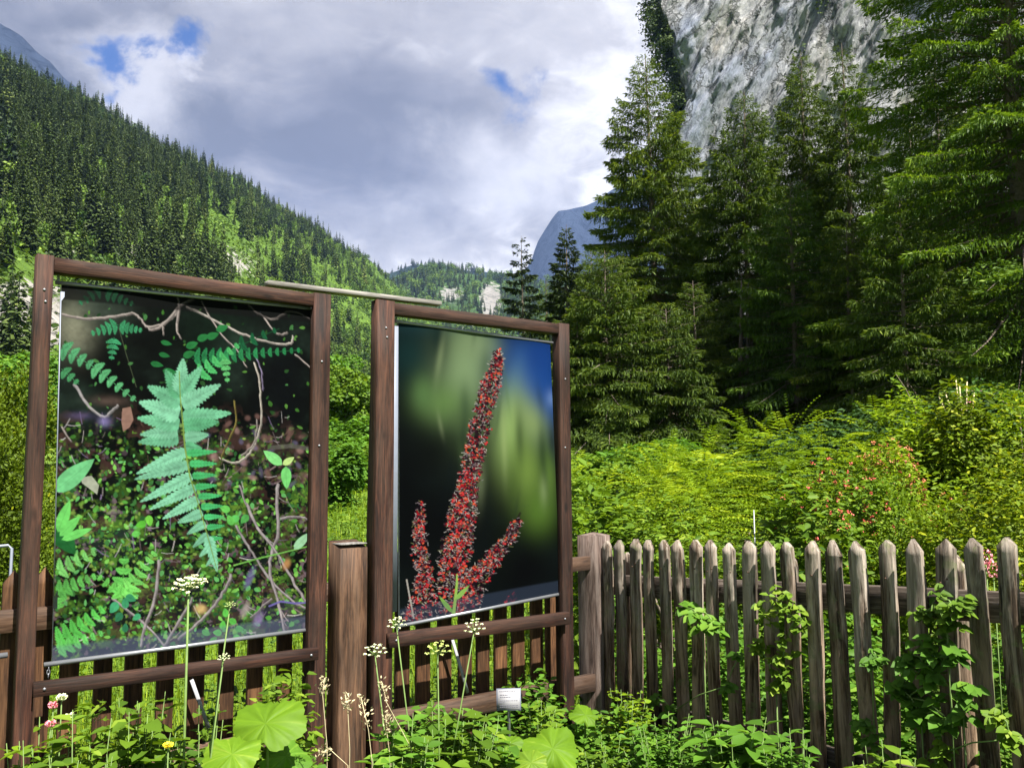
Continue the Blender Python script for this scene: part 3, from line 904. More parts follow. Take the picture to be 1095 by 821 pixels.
def forest():
    rng = np.random.default_rng(9)
    pts = []
    # sample the left slope: stratified in (px, q)
    for k in range(6900):
        px = rng.uniform(-120, 500) if k % 5 else rng.uniform(-900, -120)
        q = rng.uniform(0, 1.06) ** 0.8
        Yr = float(interp(LEFT.Yr, px)); Y0 = float(interp(LEFT.Y0, px))
        Y = Y0 + (Yr - Y0) * q
        X = px_t(px) * Y
        z = float(LEFT.z(np.array([X]), np.array([Y]))[0])
        py = 500 - (z - 1.5) / Y * F
        rock = float(left_rock(np.array([px]), np.array([X]), np.array([Y]), np.array([z]))[0])
        if rng.uniform() < rock * 1.15: continue
        dn = float(fbm(np.array([X / 40]), np.array([Y / 40]), 21)[0])
        clear = math.exp(-(((px - 225) / 22) ** 2 + ((py - 235) / 30) ** 2)) + math.exp(-(((px - 262) / 40) ** 2 + ((py - 262) / 14) ** 2))
        if rng.uniform() < clear * 1.2: continue
        if dn < -.25 and py > 120 and rng.uniform() < .6: continue
        low = np.clip((py - 160) / 200, 0, 1)
        kind = 1 if rng.uniform() < 0.10 + 0.55 * low * (0.6 + .5 * dn) + 0.8 * math.exp(-(((px - 430) / 60) ** 2 + ((py - 330) / 40) ** 2)) else 0
        H = (8.5 + 16 * rng.uniform() ** 1.5) * (1 + .2 * dn) * (.8 + .35 * (1 - q)) if kind == 0 else rng.uniform(5, 10)
        if q > .9: H *= .9
        pts.append((px, py, X, Y, z, kind, H))
    # wood on the valley floor edge and the middle hill
    for k in range(2600):
        px = rng.uniform(370, 640); q = rng.uniform(0, 1.02)
        Yr = 1900; Y0 = float(interp(MID.Y0, px)); Y = Y0 + (Yr - Y0) * q; X = px_t(px) * Y
        z = float(MID.z(np.array([X]), np.array([Y]))[0])
        py = 500 - (z - 1.5) / Y * F
        rock = float(mid_rock(np.array([px]), np.array([X]), np.array([Y]), np.array([z]))[0])
        if rng.uniform() < rock * 1.3: continue
        pts.append((px, py, X, Y, z, 0 if rng.uniform() < .8 else 1, rng.uniform(16, 26)))
    def shown(p):
        px, py, X, Y, z, kind, H = p
        h = H / Y * F
        top = py - h
        if px < 0 or px > 560: return 0
        y0 = py - h * .4
        if 40 < px < 352 and y0 > 272 + (px - 47) * .13: 
            return 0
        if 395 < px < 610 and y0 > 320: return 0
        if y0 > 540: return 0
        return h
    scored = sorted(range(len(pts)), key=lambda i: -shown(pts[i]))
    ind = set(scored[:280])
    protos = {}
    label = {0: 'conifer standing in the dense wood on the sunlit left mountainside', 1: 'bright green broadleaf tree among the conifers of the left mountainside'}
    gname = {0: 'conifers on the left mountainside', 1: 'broadleaf trees on the left mountainside'}
    V_all = {0: [], 1: []}; F_all = {0: [], 1: []}; T_all = {0: [], 1: []}; off = {0: 0, 1: 0}
    for i, (px, py, X, Y, z, kind, H) in enumerate(pts):
        k = int(rng.integers(0, 6 if kind == 0 else 4)); rz = rng.uniform(0, 6.283)
        wd = rng.uniform(.6, 1.05) if kind == 0 else rng.uniform(.9, 1.3)
        if i in ind:
            key = (kind, k)
            if key not in protos:
                V, Fq, t = variant(kind, k, True)
                o = mesh_np('conifer' if kind == 0 else 'broadleaf_tree', V, Fq, FOREST_C if kind == 0 else FOREST_D, tint=t)
                tag(o, label[kind], 'tree', gname[kind]); protos[key] = o
            else:
                o = protos[key].copy(); COL.objects.link(o)
            o.location = (X, Y, z); o.rotation_euler = (0, 0, rz); o.scale = (H * wd, H * wd, H)
            continue
        V, Fq, t = variant(kind, k)
        c, s = math.cos(rz), math.sin(rz)
        x = (V[:, 0] * c - V[:, 1] * s) * H * wd + X; y = (V[:, 0] * s + V[:, 1] * c) * H * wd + Y
        V_all[kind].append(np.stack([x, y, V[:, 2] * H + z], 1)); F_all[kind].append(Fq + off[kind])
        T_all[kind].append(np.clip(t + rng.normal(.02, .22), -1, 1)); off[kind] += len(V)
    for kind, nm, m in ((0, 'conifer_forest', FOREST_C), (1, 'broadleaf_forest', FOREST_D)):
        o = mesh_np(nm, np.concatenate(V_all[kind]), np.concatenate(F_all[kind]), m, tint=np.concatenate(T_all[kind]))
        tag(o, ['dense conifer wood covering the mountainsides', 'light green broadleaf trees filling gaps in the mountain wood'][kind], 'forest', kind='stuff')
    # low scrub between the trees
    n = 20000
    px = rng.uniform(-100, 500, n); q = rng.uniform(0, 1.02, n) ** .85
    Yr = interp(LEFT.Yr, px); Y0 = interp(LEFT.Y0, px); Y = Y0 + (Yr - Y0) * q; X = px_t(px) * Y
    z = LEFT.z(X, Y)
    rock = left_rock(px, X, Y, z)
    keep = rng.uniform(size=n) > rock * .85
    P = np.stack([X, Y, z], 1)[keep]; n = len(P); 
    m3 = 5
    P = np.repeat(P, m3, 0) + rng.normal(0, 1, (n * m3, 3)) * np.array([1.0, 1.0, .6]) + np.array([0, 0, .8])
    V, Fq = kite_geo(P, rdir(rng, n * m3, -.4, .8), np.array([0, 0, 1]) + rng.normal(0, .5, (n * m3, 3)), rng.uniform(1.0, 2.2, n * m3), rng.uniform(.7, 1.5, n * m3))
    o = mesh_np('hillside_scrub', V, Fq, FOREST_D, tint=np.repeat(np.clip(rng.normal(.5, .22, n * m3), 0, 1), 4))
    tag(o, 'bright green scrub between the trees of the left mountainside', 'scrub', kind='stuff')
    # tiny conifers on the far hill crest
    VV = []; FF = []; TT = []; of = 0
    for k in range(900):
        px_ = rng.uniform(395, 560); q_ = rng.uniform(.45, 1.02); Y_ = 2300 + 1100 * q_; X_ = px_t(px_) * Y_
        z_ = float(FARH.z(np.array([X_]), np.array([Y_]))[0])
        V, Fq, t = con_v[k % 6]
        H = rng.uniform(20, 34)
        VV.append(V * np.array([H * 1.3, H * 1.3, H]) + np.array([X_, Y_, z_])); FF.append(Fq + of); TT.append(t); of += len(V)
    o = mesh_np('far_forest', np.concatenate(VV), np.concatenate(FF), FOREST_C, tint=np.concatenate(TT))
    tag(o, 'hazy wood on the low hill at the end of the valley', 'forest', kind='stuff')
forest()

# scrub and small trees along the cliff's left edge
def cliff_scrub():
    rng = np.random.default_rng(31)
    nu, nv, _ = CLIFF.shape
    P = []
    for k in range(900):
        j = int(rng.uniform(.30, .99) * nv)
        i = int(np.clip(rng.normal(.10, .035), .02, .17) * nu)
        P.append(CLIFF[i, j])
    for k in range(18):   # a few tufts on ledges
        j = int(rng.uniform(.35, .8) * nv); f = (j / nv)
        i = int(np.clip(.30 + .45 * (f - .35) + rng.normal(0, .008), 0, .9) * nu)
        P.append(CLIFF[i, j])
    P = np.array(P); n = 60
    c = np.repeat(P, n, 0)
    Q = c + rng.normal(0, 1, c.shape) * np.array([1.0, 1.0, 1.3]) + np.array([-1, 0, 0]) * np.repeat(rng.uniform(0, 1, len(P)) ** 1.5 * 5.0, n)[:, None] * (np.repeat(P[:, 0], n) < 48)[:, None] + np.array([-.6, -1.2, 0.3])
    V, Fq = kite_geo(Q, rdir(rng, len(Q), -.9, .4), rdir(rng, len(Q), -.2, 1), rng.uniform(.5, 1.1, len(Q)), rng.uniform(.3, .7, len(Q)))
    VV = [V]; FF = [Fq]; TT = [np.repeat(np.clip(rng.normal(.4, .2, len(Q)), 0, 1), 4)]; of = len(V)
    for k in range(150):      # dwarf spruces rooted along the edge
        j = int(rng.uniform(.28, .99) * nv); i = int(np.clip(rng.normal(.08, .05), .0, .19) * nu); c0 = CLIFF[i, j]
        v_, f_, t_ = (con_n if k % 3 else bro_n)[k % 4]; H_t = rng.uniform(4, 9)
        VV.append(v_ * H_t * np.array([1.1, 1.1, 1]) + c0 + np.array([-1.5, -1.0, -1.5])); FF.append(f_ + of); TT.append(t_ * .8); of += len(v_)
    V = np.concatenate(VV); Fq = np.concatenate(FF); TTn = np.concatenate(TT)
    o = mesh_np('cliff_scrub', V, Fq, FOREST_C, tint=TTn)
    tag(o, 'dark scrub and dwarf trees clinging to the left edge of the cliff', 'scrub', kind='stuff')
cliff_scrub()
# ------------------------------------------------------------------ fence A (behind the banners)
def PA(s, z, off=0.0):
    """point on fence line A: s along it from the corner post, off metres towards the garden"""
    p = CORN + UA * s - NA * off
    return Vector((p.x, p.y, z))
def PB(s, z, off=0.0):
    p = CORN + UB * s - NB * off
    return Vector((p.x, p.y, z))
def sA(px, py, off=0.0):
    return hitline(px, py, CORN - NA * off, UA)

TOPZ = 1.5 - 0.325
fenceA = empty('picket_fence', PA(-2, 0), 'brown stained picket fence running behind the two hanging banners', 'fence')
# pickets seen through and beside the frames
pick_px = [-60, -25, 8, 42, 73, 109, 142, 176, 209, 241, 272, 303, 333]
sp = [sA(px, 740, -0.02)[0] for px in pick_px]
k = 0
for i, s in enumerate(sp):
    board('picket', PA(s, -0.05, -0.02), PA(s, 1.17 + 0.006 * math.sin(i * 2.1), -0.02), 0.060, 0.022, WOOD_PICKET, fenceA, UA, top='point', seed=i, wob=.002)
pick2 = [430, 452, 475, 497, 516, 535, 554, 574, 590]
for i, px in enumerate(pick2):
    s = sA(px, 720, -0.02)[0]
    board('picket', PA(s, -0.05, -0.02), PA(s, 1.165 + 0.006 * math.sin(i * 1.7), -0.02), 0.068, 0.022, WOOD_PICKET, fenceA, UA, top='point', seed=i + 40, wob=.002)
# rails on the garden side
sg = sA(373, 700, 0)[0]
zu = sA(30, 663, 0.02)[1]
su0 = sp[0] - .2
def zrail(px, py): return sA(px, py, 0.025)[1]
board('rail', PA(su0, zrail(20, 662), 0.018), PA(sg - .05, zrail(335, 635), 0.018), 0.075, 0.030, WOOD_RAIL, fenceA, NA.cross(UA) * -1 + Vector((0, 0, 1)), seed=3, wob=.002)
board('rail', PA(su0, zrail(230, 808) - .0, 0.018), PA(sg - .05, zrail(325, 783), 0.018), 0.075, 0.030, WOOD_RAIL, fenceA, Vector((0, 0, 1)), seed=4, wob=.002)
board('rail', PA(sg + .05, zrail(415, 628), 0.018), PA(-0.05, zrail(607, 604), 0.018), 0.07, 0.030, WOOD_RAIL, fenceA, Vector((0, 0, 1)), seed=5, wob=.002)
board('rail', PA(sg + .05, zrail(415, 770), 0.035), PA(-0.05, zrail(603, 735), 0.035), 0.085, 0.035, WOOD_RAIL, fenceA, Vector((0, 0, 1)), seed=6, wob=.003)

gate_post = empty('gate_post', PA(sg, 0), 'thick brown square post with weathered slanted top, between the two banner frames', 'post')
gs = (sA(354, 600, 0.10)[0] + sA(393, 600, 0.10)[0]) / 2
gw = sA(392, 600, 0.14)[0] - sA(362, 600, 0.14)[0]
gpz = sA(372, 582, .1)[1]
o = board('post_body', PA(gs, -0.1, 0.085), PA(gs, gpz, 0.085), gw, 0.115, WOOD_POST, gate_post, UA, top='slant', seed=11, nseg=6)
board('weathered_cap', PA(gs, gpz + 0.002, 0.085), PA(gs, gpz + .006, 0.085), gw * .97, .111, WOOD_GREY, gate_post, UA, seed=12)

corner = empty('corner_post', PA(0, 0), 'thick greyish square post where the picket fence turns the corner', 'post')
cz = at(632, 572, 4.5).z
cp0 = CORN.copy(); cp0.z = -0.1
cdir = (ray(632, 600)); cdir.z = 0; cdir.normalize()
# square post turned so that two faces show, the right one wider
wx = Vector((math.cos(RAD(-33)), math.sin(RAD(-33)), 0))
board('post_body', cp0, Vector((CORN.x, CORN.y, cz)), 0.132, 0.128, WOOD_CORNER, corner, wx, top='pyramid', seed=21, nseg=6)

NAILM = simple_mat('rusty_nail', (0.07, 0.035, 0.02), .7, .3)
# ------------------------------------------------------------------ fence B (weathered, to the right)
fenceB = empty('picket_fence', PB(0.2, 0), 'old grey weathered picket fence with raspberry shoots, right of the corner post', 'fence')
pb = [(650, 578), (663, 577), (679, 576), (694, 577), (710, 577), (726, 577), (743, 577), (760, 577), (780, 580), (800, 578), (821, 578), (843, 579), (867, 578), (892, 577), (917, 578), (946, 577), (977, 576), (1009, 576), (1041, 575), (1077, 574), (1118, 573), (1162, 572), (1210, 571)]
lean = [0, .004, -.006, .004, 0, .006, -.004, 0, .004, -.010, .006, .013, -.006, .008, .017, -.010, .006, -.016, .010, .004, 0, .004, 0]
for i, (px, py) in enumerate(pb):
    s, z = hitline(px, py, CORN, UB)
    w = 0.053 + 0.010 * math.sin(i * 2.3) ** 2
    zb = ground_at(*PB(s, 0).xy) - 0.08
    dpt = 0.004 * math.sin(i * 3.1)
    board('picket', PB(s + lean[i] * 1.4, zb, 0.0 + dpt), PB(s, z, dpt + lean[i]), w, 0.024, WOOD_OLD, fenceB, UB, top='point', seed=60 + i, wob=.008, nseg=30)
    zn = z - .125 + .025 * (s / 3) * -1
    for dx in ((-.012, .012) if i % 3 else (.004,)):
        tubes('nail', [([PB(s + dx, zn + dx * .6, .010 + dpt), PB(s + dx, zn + dx * .6, .0155 + dpt)], .0032)], NAILM, fenceB, 6)
def zb_(px, py): return hitline(px, py, CORN + NB * .035, UB)
s0, z0 = zb_(705, 628); s1, z1 = zb_(1090, 650)
board('rail', PB(s0 - (s0 - .04), z0 - (z1 - z0) * (s0 - .04) / (s1 - s0), -0.045), PB(s1 + .6, z1 + (z1 - z0) * .6 / (s1 - s0), -0.045), 0.10, 0.035, WOOD_DARK, fenceB, Vector((0, 0, 1)), seed=90, wob=.004, nseg=20)
board('rail', PB(.04, z0 - .62, -0.045), PB(s1 + .6, z1 - .60, -0.045), 0.09, 0.035, WOOD_DARK, fenceB, Vector((0, 0, 1)), seed=91, wob=.004, nseg=20)
# short extra picket pieces behind the others
for px in (671, 845, 1022):
    s, z = hitline(px, 584, CORN + NB * .09, UB)
    board('picket', PB(s, ground_at(*PB(s, 0).xy) - .05, -.09), PB(s, z - .03, -.09), .058, .02, WOOD_OLD, fenceB, UB, top='point', seed=int(px), wob=.006)

# ------------------------------------------------------------------ banner frames
FO = 0.14            # frame plane: metres in front of fence A
def PF(s, z, off=0.0): return PA(s, z, FO + off)
def sF(px, py, off=0.0): return sA(px, py, FO + off)

def screw(bm_list, s, z):
    bm_list.append((s, z))

def make_frame(label, xl0, xl1, ytl, xr0, xr1, ytr, bl, br, seed, rear=False):
    """xl0..xl1: outer/inner column of the left post; bl/br: (px, ytop, ybot) ends of the lower bar"""
    sl0, zl = sF(xl0, ytl); sl1, _ = sF(xl1, ytl)
    sr0, zr = sF(xr0, ytr); sr1, _ = sF(xr1, ytr)
    z_top = (zl + zr) / 2
    root = empty('display_frame', PF((sl0 + sr1) / 2, 0), label, 'frame')
    wl_ = 0.058
    cl, cr = (sl0 + sl1) / 2, (sr0 + sr1) / 2
    z1, z2 = zl, zr
    board('post', PF(cl, -0.1), PF(cl, z1), sl1 - sl0, wl_, WOOD_FRAME, root, UA, seed=seed, nseg=8, wob=.0015)
    board('post', PF(cr, -0.1), PF(cr, z2), sr1 - sr0, wl_, WOOD_FRAME, root, UA, seed=seed + 1, nseg=8, wob=.0015)
    barw = 0.052
    board('top_bar', PF(sl1 + .001, z1 - barw / 2 - .004), PF(sr0 - .001, z2 - barw / 2 - .004), barw, 0.052, WOOD_FRAME, root, Vector((0, 0, 1)), seed=seed + 2, nseg=8, wob=.0015)
    a, za = sF(bl[0], (bl[1] + bl[2]) / 2, .04); b, zb = sF(br[0], (br[1] + br[2]) / 2, .04)
    hw = abs(sF(bl[0], bl[1], .04)[1] - sF(bl[0], bl[2], .04)[1])
    board('lower_bar', PF(a, za, .0465), PF(b, zb, .0465), hw, 0.032, WOOD_FRAME, root, Vector((0, 0, 1)), seed=seed + 3, nseg=8, wob=.001)
    # screw heads and flaking marks
    sc = []
    for (s, z) in ((a + .03, za), (b - .03, zb)):
        sc.append(([PF(s, z, .062), PF(s, z, .0655)], .005))
    for (s, z) in ((cl, z1 - .12), (cl + .005, z1 - .16), (cr, z2 - .28), (cr - .006, z2 - .62)):
        sc.append(([PF(s, z, wl_ / 2 - .001), PF(s, z, wl_ / 2 + .003)], .0045))
    tubes('screw', sc[:1], METAL, root); tubes('screw', sc[1:2], METAL, root)
    for q in sc[2:]: tubes('screw', [q], METAL, root)
    if rear:
        p1, z3 = sA(403, 325, .06)[0], z1 - .06
        board('rear_brace', PA(sA(391, 800, .06)[0], -.1, .06 + .0), PA(p1, z3, .075), .040, .045, WOOD_FRAME, root, UA, seed=seed + 5, nseg=6, wob=.001)
    return root, (sl1, sr0, z1, z2)

f1, g1 = make_frame('brown timber frame holding the banner with the green fern leaf', 38.5, 57, 273, 333, 351, 314, (35, 729, 744), (338, 690, 706), 200)
f2, g2 = make_frame('brown timber frame holding the banner with the red flower spike', 400, 419, 321, 594, 605, 346, (414, 677, 692), (606, 653, 667), 220, rear=True)

# pale batten lying across both top bars
bt = empty('batten', PF(-1, 1.8), 'thin pale grey wooden batten nailed along the tops of both frames', 'batten')
a, za = sF(284, 303, -.015); b, zb = sF(468, 325, -.015)
board('slat', PF(a, za - .002, -.005), PF(b, zb - .002, -.005), 0.018, 0.05, WOOD_GREY, bt, Vector((0, 0, 1)), seed=1)

# ------------------------------------------------------------------ print painting
def homog(src, dst):
    A = []
    for (x, y), (u, v) in zip(src, dst):
        A.append([x, y, 1, 0, 0, 0, -u * x, -u * y, -u]); A.append([0, 0, 0, x, y, 1, -v * x, -v * y, -v])
    _, _, vt = np.linalg.svd(np.array(A)); return vt[-1].reshape(3, 3)

class Canvas:
    def __init__(s, w, h, quad, base):
        s.w, s.h = w, h
        s.Hm = homog(quad, [(0, 0), (w, 0), (w, h), (0, h)])
        s.im = np.zeros((h, w, 3)); s.im[:] = base
        yy, xx = np.mgrid[0:h, 0:w]; s.xx = xx + .5; s.yy = yy + .5
    def P(s, pts):
        pts = np.asarray(pts, float)
        q = np.c_[pts, np.ones(len(pts))] @ s.Hm.T
        return q[:, :2] / q[:, 2:]
    def box(s, lo, hi):
        x0 = max(0, int(lo[0]) - 2); x1 = min(s.w, int(hi[0]) + 3); y0 = max(0, int(lo[1]) - 2); y1 = min(s.h, int(hi[1]) + 3)
        return x0, x1, y0, y1
    def blend(s, x0, x1, y0, y1, a, c):
        s.im[y0:y1, x0:x1] = s.im[y0:y1, x0:x1] * (1 - a[..., None]) + np.asarray(c) * a[..., None]
    def poly(s, pts, c, raw=False, alpha=1.0, vary=0.0, rng=None):
        p = np.asarray(pts, float) if raw else s.P(pts)
        x0, x1, y0, y1 = s.box(p.min(0), p.max(0))
        if x1 <= x0 or y1 <= y0: return
        acc = np.zeros((y1 - y0, x1 - x0))
        for ox, oy in ((-.25, -.25), (.25, .25), (-.25, .25), (.25, -.25)):
            X = s.xx[y0:y1, x0:x1] + ox; Y = s.yy[y0:y1, x0:x1] + oy
            ins = np.zeros(X.shape, bool)
            n = len(p)
            for i in range(n):
                xa, ya = p[i]; xb, yb = p[(i + 1) % n]
                if ya == yb: continue
                cnd = ((ya > Y) != (yb > Y)) & (X < (xb - xa) * (Y - ya) / (yb - ya) + xa)
                ins ^= cnd
            acc += ins
        s.blend(x0, x1, y0, y1, acc / 4 * alpha, c)
    def line(s, pts, w, c, alpha=1.0, raw=False, soft=.7):
        p = np.asarray(pts, float) if raw else s.P(pts)
        if not hasattr(w, '__len__'): w = [w] * len(p)
        for i in range(len(p) - 1):
            a, b = p[i], p[i + 1]; m = max(w[i], w[i + 1]) + soft + 1
            x0, x1, y0, y1 = s.box(np.minimum(a, b) - m, np.maximum(a, b) + m)
            if x1 <= x0 or y1 <= y0: continue
            X = s.xx[y0:y1, x0:x1]; Y = s.yy[y0:y1, x0:x1]
            d = b - a; L2 = max((d ** 2).sum(), 1e-6)
            t = np.clip(((X - a[0]) * d[0] + (Y - a[1]) * d[1]) / L2, 0, 1)
            dist = np.hypot(X - a[0] - t * d[0], Y - a[1] - t * d[1])
            ww = w[i] + (w[i + 1] - w[i]) * t
            s.blend(x0, x1, y0, y1, np.clip((ww / 2 - dist) / soft + .5, 0, 1) * alpha, c)
    def blob(s, px, py, rx, ry, c, alpha=1.0, rot=0.0, hard=1.0):
        p = s.P([(px, py), (px + rx, py), (px, py + ry)])
        ax = np.hypot(*(p[1] - p[0])); ay = np.hypot(*(p[2] - p[0])); m = max(ax, ay) * 2.6
        x0, x1, y0, y1 = s.box(p[0] - m, p[0] + m)
        if x1 <= x0 or y1 <= y0: return
        X = s.xx[y0:y1, x0:x1] - p[0][0]; Y = s.yy[y0:y1, x0:x1] - p[0][1]
        cr, sr = math.cos(rot), math.sin(rot)
        d = ((X * cr + Y * sr) / ax) ** 2 + ((-X * sr + Y * cr) / ay) ** 2
        s.blend(x0, x1, y0, y1, np.exp(-d ** hard) * alpha, c)

def vnoise(h, w, cell, rng, oct=4, gain=.55):
    out = np.zeros((h, w)); amp = 1; tot = 0
    for o in range(oct):
        c = max(cell / 2 ** o, 1.2)
        gh, gw_ = int(h / c) + 3, int(w / c) + 3
        g_ = rng.uniform(0, 1, (gh, gw_))
        y = np.arange(h) / c; x = np.arange(w) / c
        yi = y.astype(int); xi = x.astype(int); fy = (y - yi)[:, None]; fx = (x - xi)[None]
        fy = fy * fy * (3 - 2 * fy); fx = fx * fx * (3 - 2 * fx)
        a = g_[yi][:, xi]; b = g_[yi][:, xi + 1]; c2 = g_[yi + 1][:, xi]; d = g_[yi + 1][:, xi + 1]
        out += amp * ((a * (1 - fx) + b * fx) * (1 - fy) + (c2 * (1 - fx) + d * fx) * fy); tot += amp; amp *= gain
    return out / tot

def rgb(r, g_, b): return np.array([((c / 255) / 12.92 if c / 255 <= .04045 else ((c / 255 + .055) / 1.055) ** 2.4) for c in (r, g_, b)])

def pinna(C, base, tip, width, col, serr=7, vein=None, rng=None):
    """a serrated leaflet from base to tip (photo pixels)"""
    b = np.array(base, float); t = np.array(tip, float); d = t - b; L = np.hypot(*d); d /= L; n = np.array([-d[1], d[0]])
    up = []; dn = []
    for i in range(serr):
        f0 = i / serr; f1 = (i + .8) / serr
        wd = width * (math.sin(min(1, f0 * 2.2 + .35) * 1.57) * (1 - f0) ** .62) * .5
        wd1 = width * (math.sin(min(1, f1 * 2.2 + .35) * 1.57) * (1 - f1) ** .62) * .5
        up += [b + d * L * f0 + n * wd * .82, b + d * L * f1 + n * wd1 * 1.15]
        dn += [b + d * L * f0 - n * wd * .82, b + d * L * f1 - n * wd1 * 1.15]
    C.poly(up + [t] + dn[::-1], col)
    v = col * .62 if vein is None else vein
    C.line([b + d * L * .1, t], 1.1, v, .6)
    C.line([b, b + d * L * .45], width * .35, col * .55, .28, soft=3)
    for i in range(1, serr):
        f = i / serr; wd = width * (1 - f) ** .62 * .42
        c0 = b + d * L * f
        C.line([c0, c0 + n * wd * 1.1 + d * wd * .9], .7, v * .8, .6); C.line([c0, c0 - n * wd * 1.1 + d * wd * .9], .7, v * .8, .6)
        e0 = c0 + d * L * .4 / serr
        C.line([e0 + n * wd * .25, e0 + n * wd * .85 + d * wd * .7], .8, np.minimum(col * 1.35, .9), .45); C.line([e0 - n * wd * .25, e0 - n * wd * .85 + d * wd * .7], .8, np.minimum(col * 1.3, .9), .35)

def leafp(C, base, tip, width, col, vein=True, n=9):
    b = np.array(base, float); t = np.array(tip, float); d = t - b; L = np.hypot(*d); d /= L; q = np.array([-d[1], d[0]])
    f = np.linspace(0, 1, n); w = np.sin(f ** .75 * np.pi) ** .8 * width / 2
    C.poly([b + d * L * a + q * ww for a, ww in zip(f, w)] + [b + d * L * a - q * ww for a, ww in zip(f[::-1], w[::-1])], col)
    if vein: C.line([b, t], .8, col * .6, .6)

def paint_fern():
    Q = [(66, 304), (332, 331), (329, 672), (56, 708)]
    w, h = 420, 610
    rng = np.random.default_rng(5)
    C = Canvas(w, h, Q, rgb(10, 16, 12))
    n1 = vnoise(h, w, 70, rng); n2 = vnoise(h, w, 16, rng, 4, .7); n3 = vnoise(h, w, 9, rng, 3, .7)
    low = np.clip((C.yy / h - .36) / .25, 0, 1)
    dk = rgb(9, 14, 14)
    C.im[:] = dk * .35 + (n1[..., None] ** 4) * rgb(50, 70, 60) * 1.1
    def lay(mask, col, a=1.0): C.im[:] = C.im * (1 - mask[..., None] * a) + col * mask[..., None] * a
    moss = np.clip((n2 - .50) * 9, 0, 1) * low * np.clip((n1 - .35) * 5, 0, 1)
    lay(moss, rgb(70, 112, 40), .9)
    lay(np.clip((n3 - .60) * 12, 0, 1) * low * np.clip((n1 - .42) * 6, 0, 1), rgb(112, 150, 52), .75)
    brown = np.clip((vnoise(h, w, 22, rng) - .56) * 12, 0, 1) * np.clip((C.yy / h - .30) / .1, 0, 1)
    lay(brown, rgb(72, 50, 46), .6)
    lay(np.clip((vnoise(h, w, 14, rng) - .66) * 14, 0, 1) * low, rgb(128, 108, 122), .55)
    C.blob(80, 350, 18, 26, rgb(150, 150, 130), .75); C.blob(110, 335, 30, 18, rgb(60, 70, 62), .7)
    for (x, y, rx, ry, c, a) in ((300, 420, 26, 60, (6, 10, 14), .8), (230, 350, 40, 30, (14, 32, 22), .7), (270, 560, 30, 40, (10, 14, 14), .5), (290, 480, 22, 14, (58, 44, 42), .7), (190, 650, 30, 16, (20, 24, 26), .7), (300, 655, 30, 12, (52, 50, 70), .6)):
        C.blob(x, y, rx, ry, rgb(*c), a)
    # clustered small moss dots
    for i in range(1500):
        x = rng.uniform(60, 330); y = rng.uniform(455, 690)
        if rng.uniform() < .35 and x > 250: continue
        c = [rgb(70, 110, 36), rgb(104, 150, 54), rgb(38, 64, 30), rgb(24, 40, 22), rgb(140, 170, 80)][rng.integers(0, 5)]
        C.blob(x, y, rng.uniform(.8, 2.6), rng.uniform(.8, 2.2), c, rng.uniform(.35, .9), hard=2)
    for i in range(160):   # litter
        x = rng.uniform(230, 330); y = rng.uniform(455, 670)
        a = rng.uniform(0, 3.14); L = rng.uniform(3, 10)
        C.line([(x, y), (x + math.cos(a) * L, y + math.sin(a) * L)], rng.uniform(1, 3), [rgb(96, 74, 70), rgb(140, 120, 120), rgb(60, 44, 40), rgb(40, 30, 32)][rng.integers(0, 4)], .7)
    for i in range(1150):   # out-of-focus small leaves
        x = rng.uniform(60, 330); y = rng.uniform(470, 690) if rng.uniform() < .8 else rng.uniform(330, 480)
        if rng.uniform() < .45 and (x > 270 or y < 480): continue
        a = rng.uniform(0, 6.28); L = rng.uniform(3, 8)
        c = [rgb(84, 150, 62), rgb(120, 186, 84), rgb(58, 110, 56), rgb(40, 84, 44), rgb(96, 168, 96)][rng.integers(0, 5)] * (1 if y > 480 else .45)
        leafp(C, (x, y), (x + L * math.cos(a), y + L * math.sin(a)), L * rng.uniform(.4, .7), c, vein=False, n=6)
    for i in range(230):
        x = rng.uniform(60, 330); y = rng.uniform(440, 690); a = rng.uniform(0, 3.14); L = rng.uniform(4, 16)
        c = [rgb(176, 168, 170), rgb(120, 108, 112), rgb(204, 200, 204), rgb(120, 104, 140), rgb(96, 76, 66)][rng.integers(0, 5)]
        C.line([(x, y), (x + math.cos(a) * L * .5, y + math.sin(a) * L * .5 + 1), (x + math.cos(a) * L, y + math.sin(a) * L)], rng.uniform(.8, 2.2), c, rng.uniform(.3, .8))
    for i in range(60):
        C.blob(rng.uniform(215, 330), rng.uniform(440, 520), rng.uniform(2, 6), rng.uniform(2, 4), [rgb(120, 90, 86), rgb(150, 120, 118), rgb(70, 50, 50), rgb(96, 90, 120)][rng.integers(0, 4)], .6, rng.uniform(0, 3), hard=2)
    br = rgb(158, 148, 146)
    def branch(pts, w0, w1, c=br):
        P_ = np.array(pts, float); n_ = len(P_)
        tt = np.linspace(0, n_ - 1, (n_ - 1) * 5 + 1); out = []
        for x_ in tt:       # Catmull-Rom with a little crookedness
            i_ = min(int(x_), n_ - 2); f_ = x_ - i_
            p0, p1, p2, p3 = P_[max(i_ - 1, 0)], P_[i_], P_[i_ + 1], P_[min(i_ + 2, n_ - 1)]
            out.append(.5 * (2 * p1 + (p2 - p0) * f_ + (2 * p0 - 5 * p1 + 4 * p2 - p3) * f_ ** 2 + (3 * p1 - p0 - 3 * p2 + p3) * f_ ** 3) + rng.normal(0, .35, 2))
        pts = [tuple(q) for q in out]
        C.line([(a + .6, b + 1.0) for a, b in pts], np.linspace(w0 + 1, w1 + .8, len(pts)), c * .35, .8)
        ws = np.linspace(w0, w1, len(pts)) * rng.uniform(.75, 1.2, len(pts))
        for i_ in range(len(pts) - 1): C.line(pts[i_:i_ + 2], ws[i_:i_ + 2], c * rng.uniform(.65, 1.15))
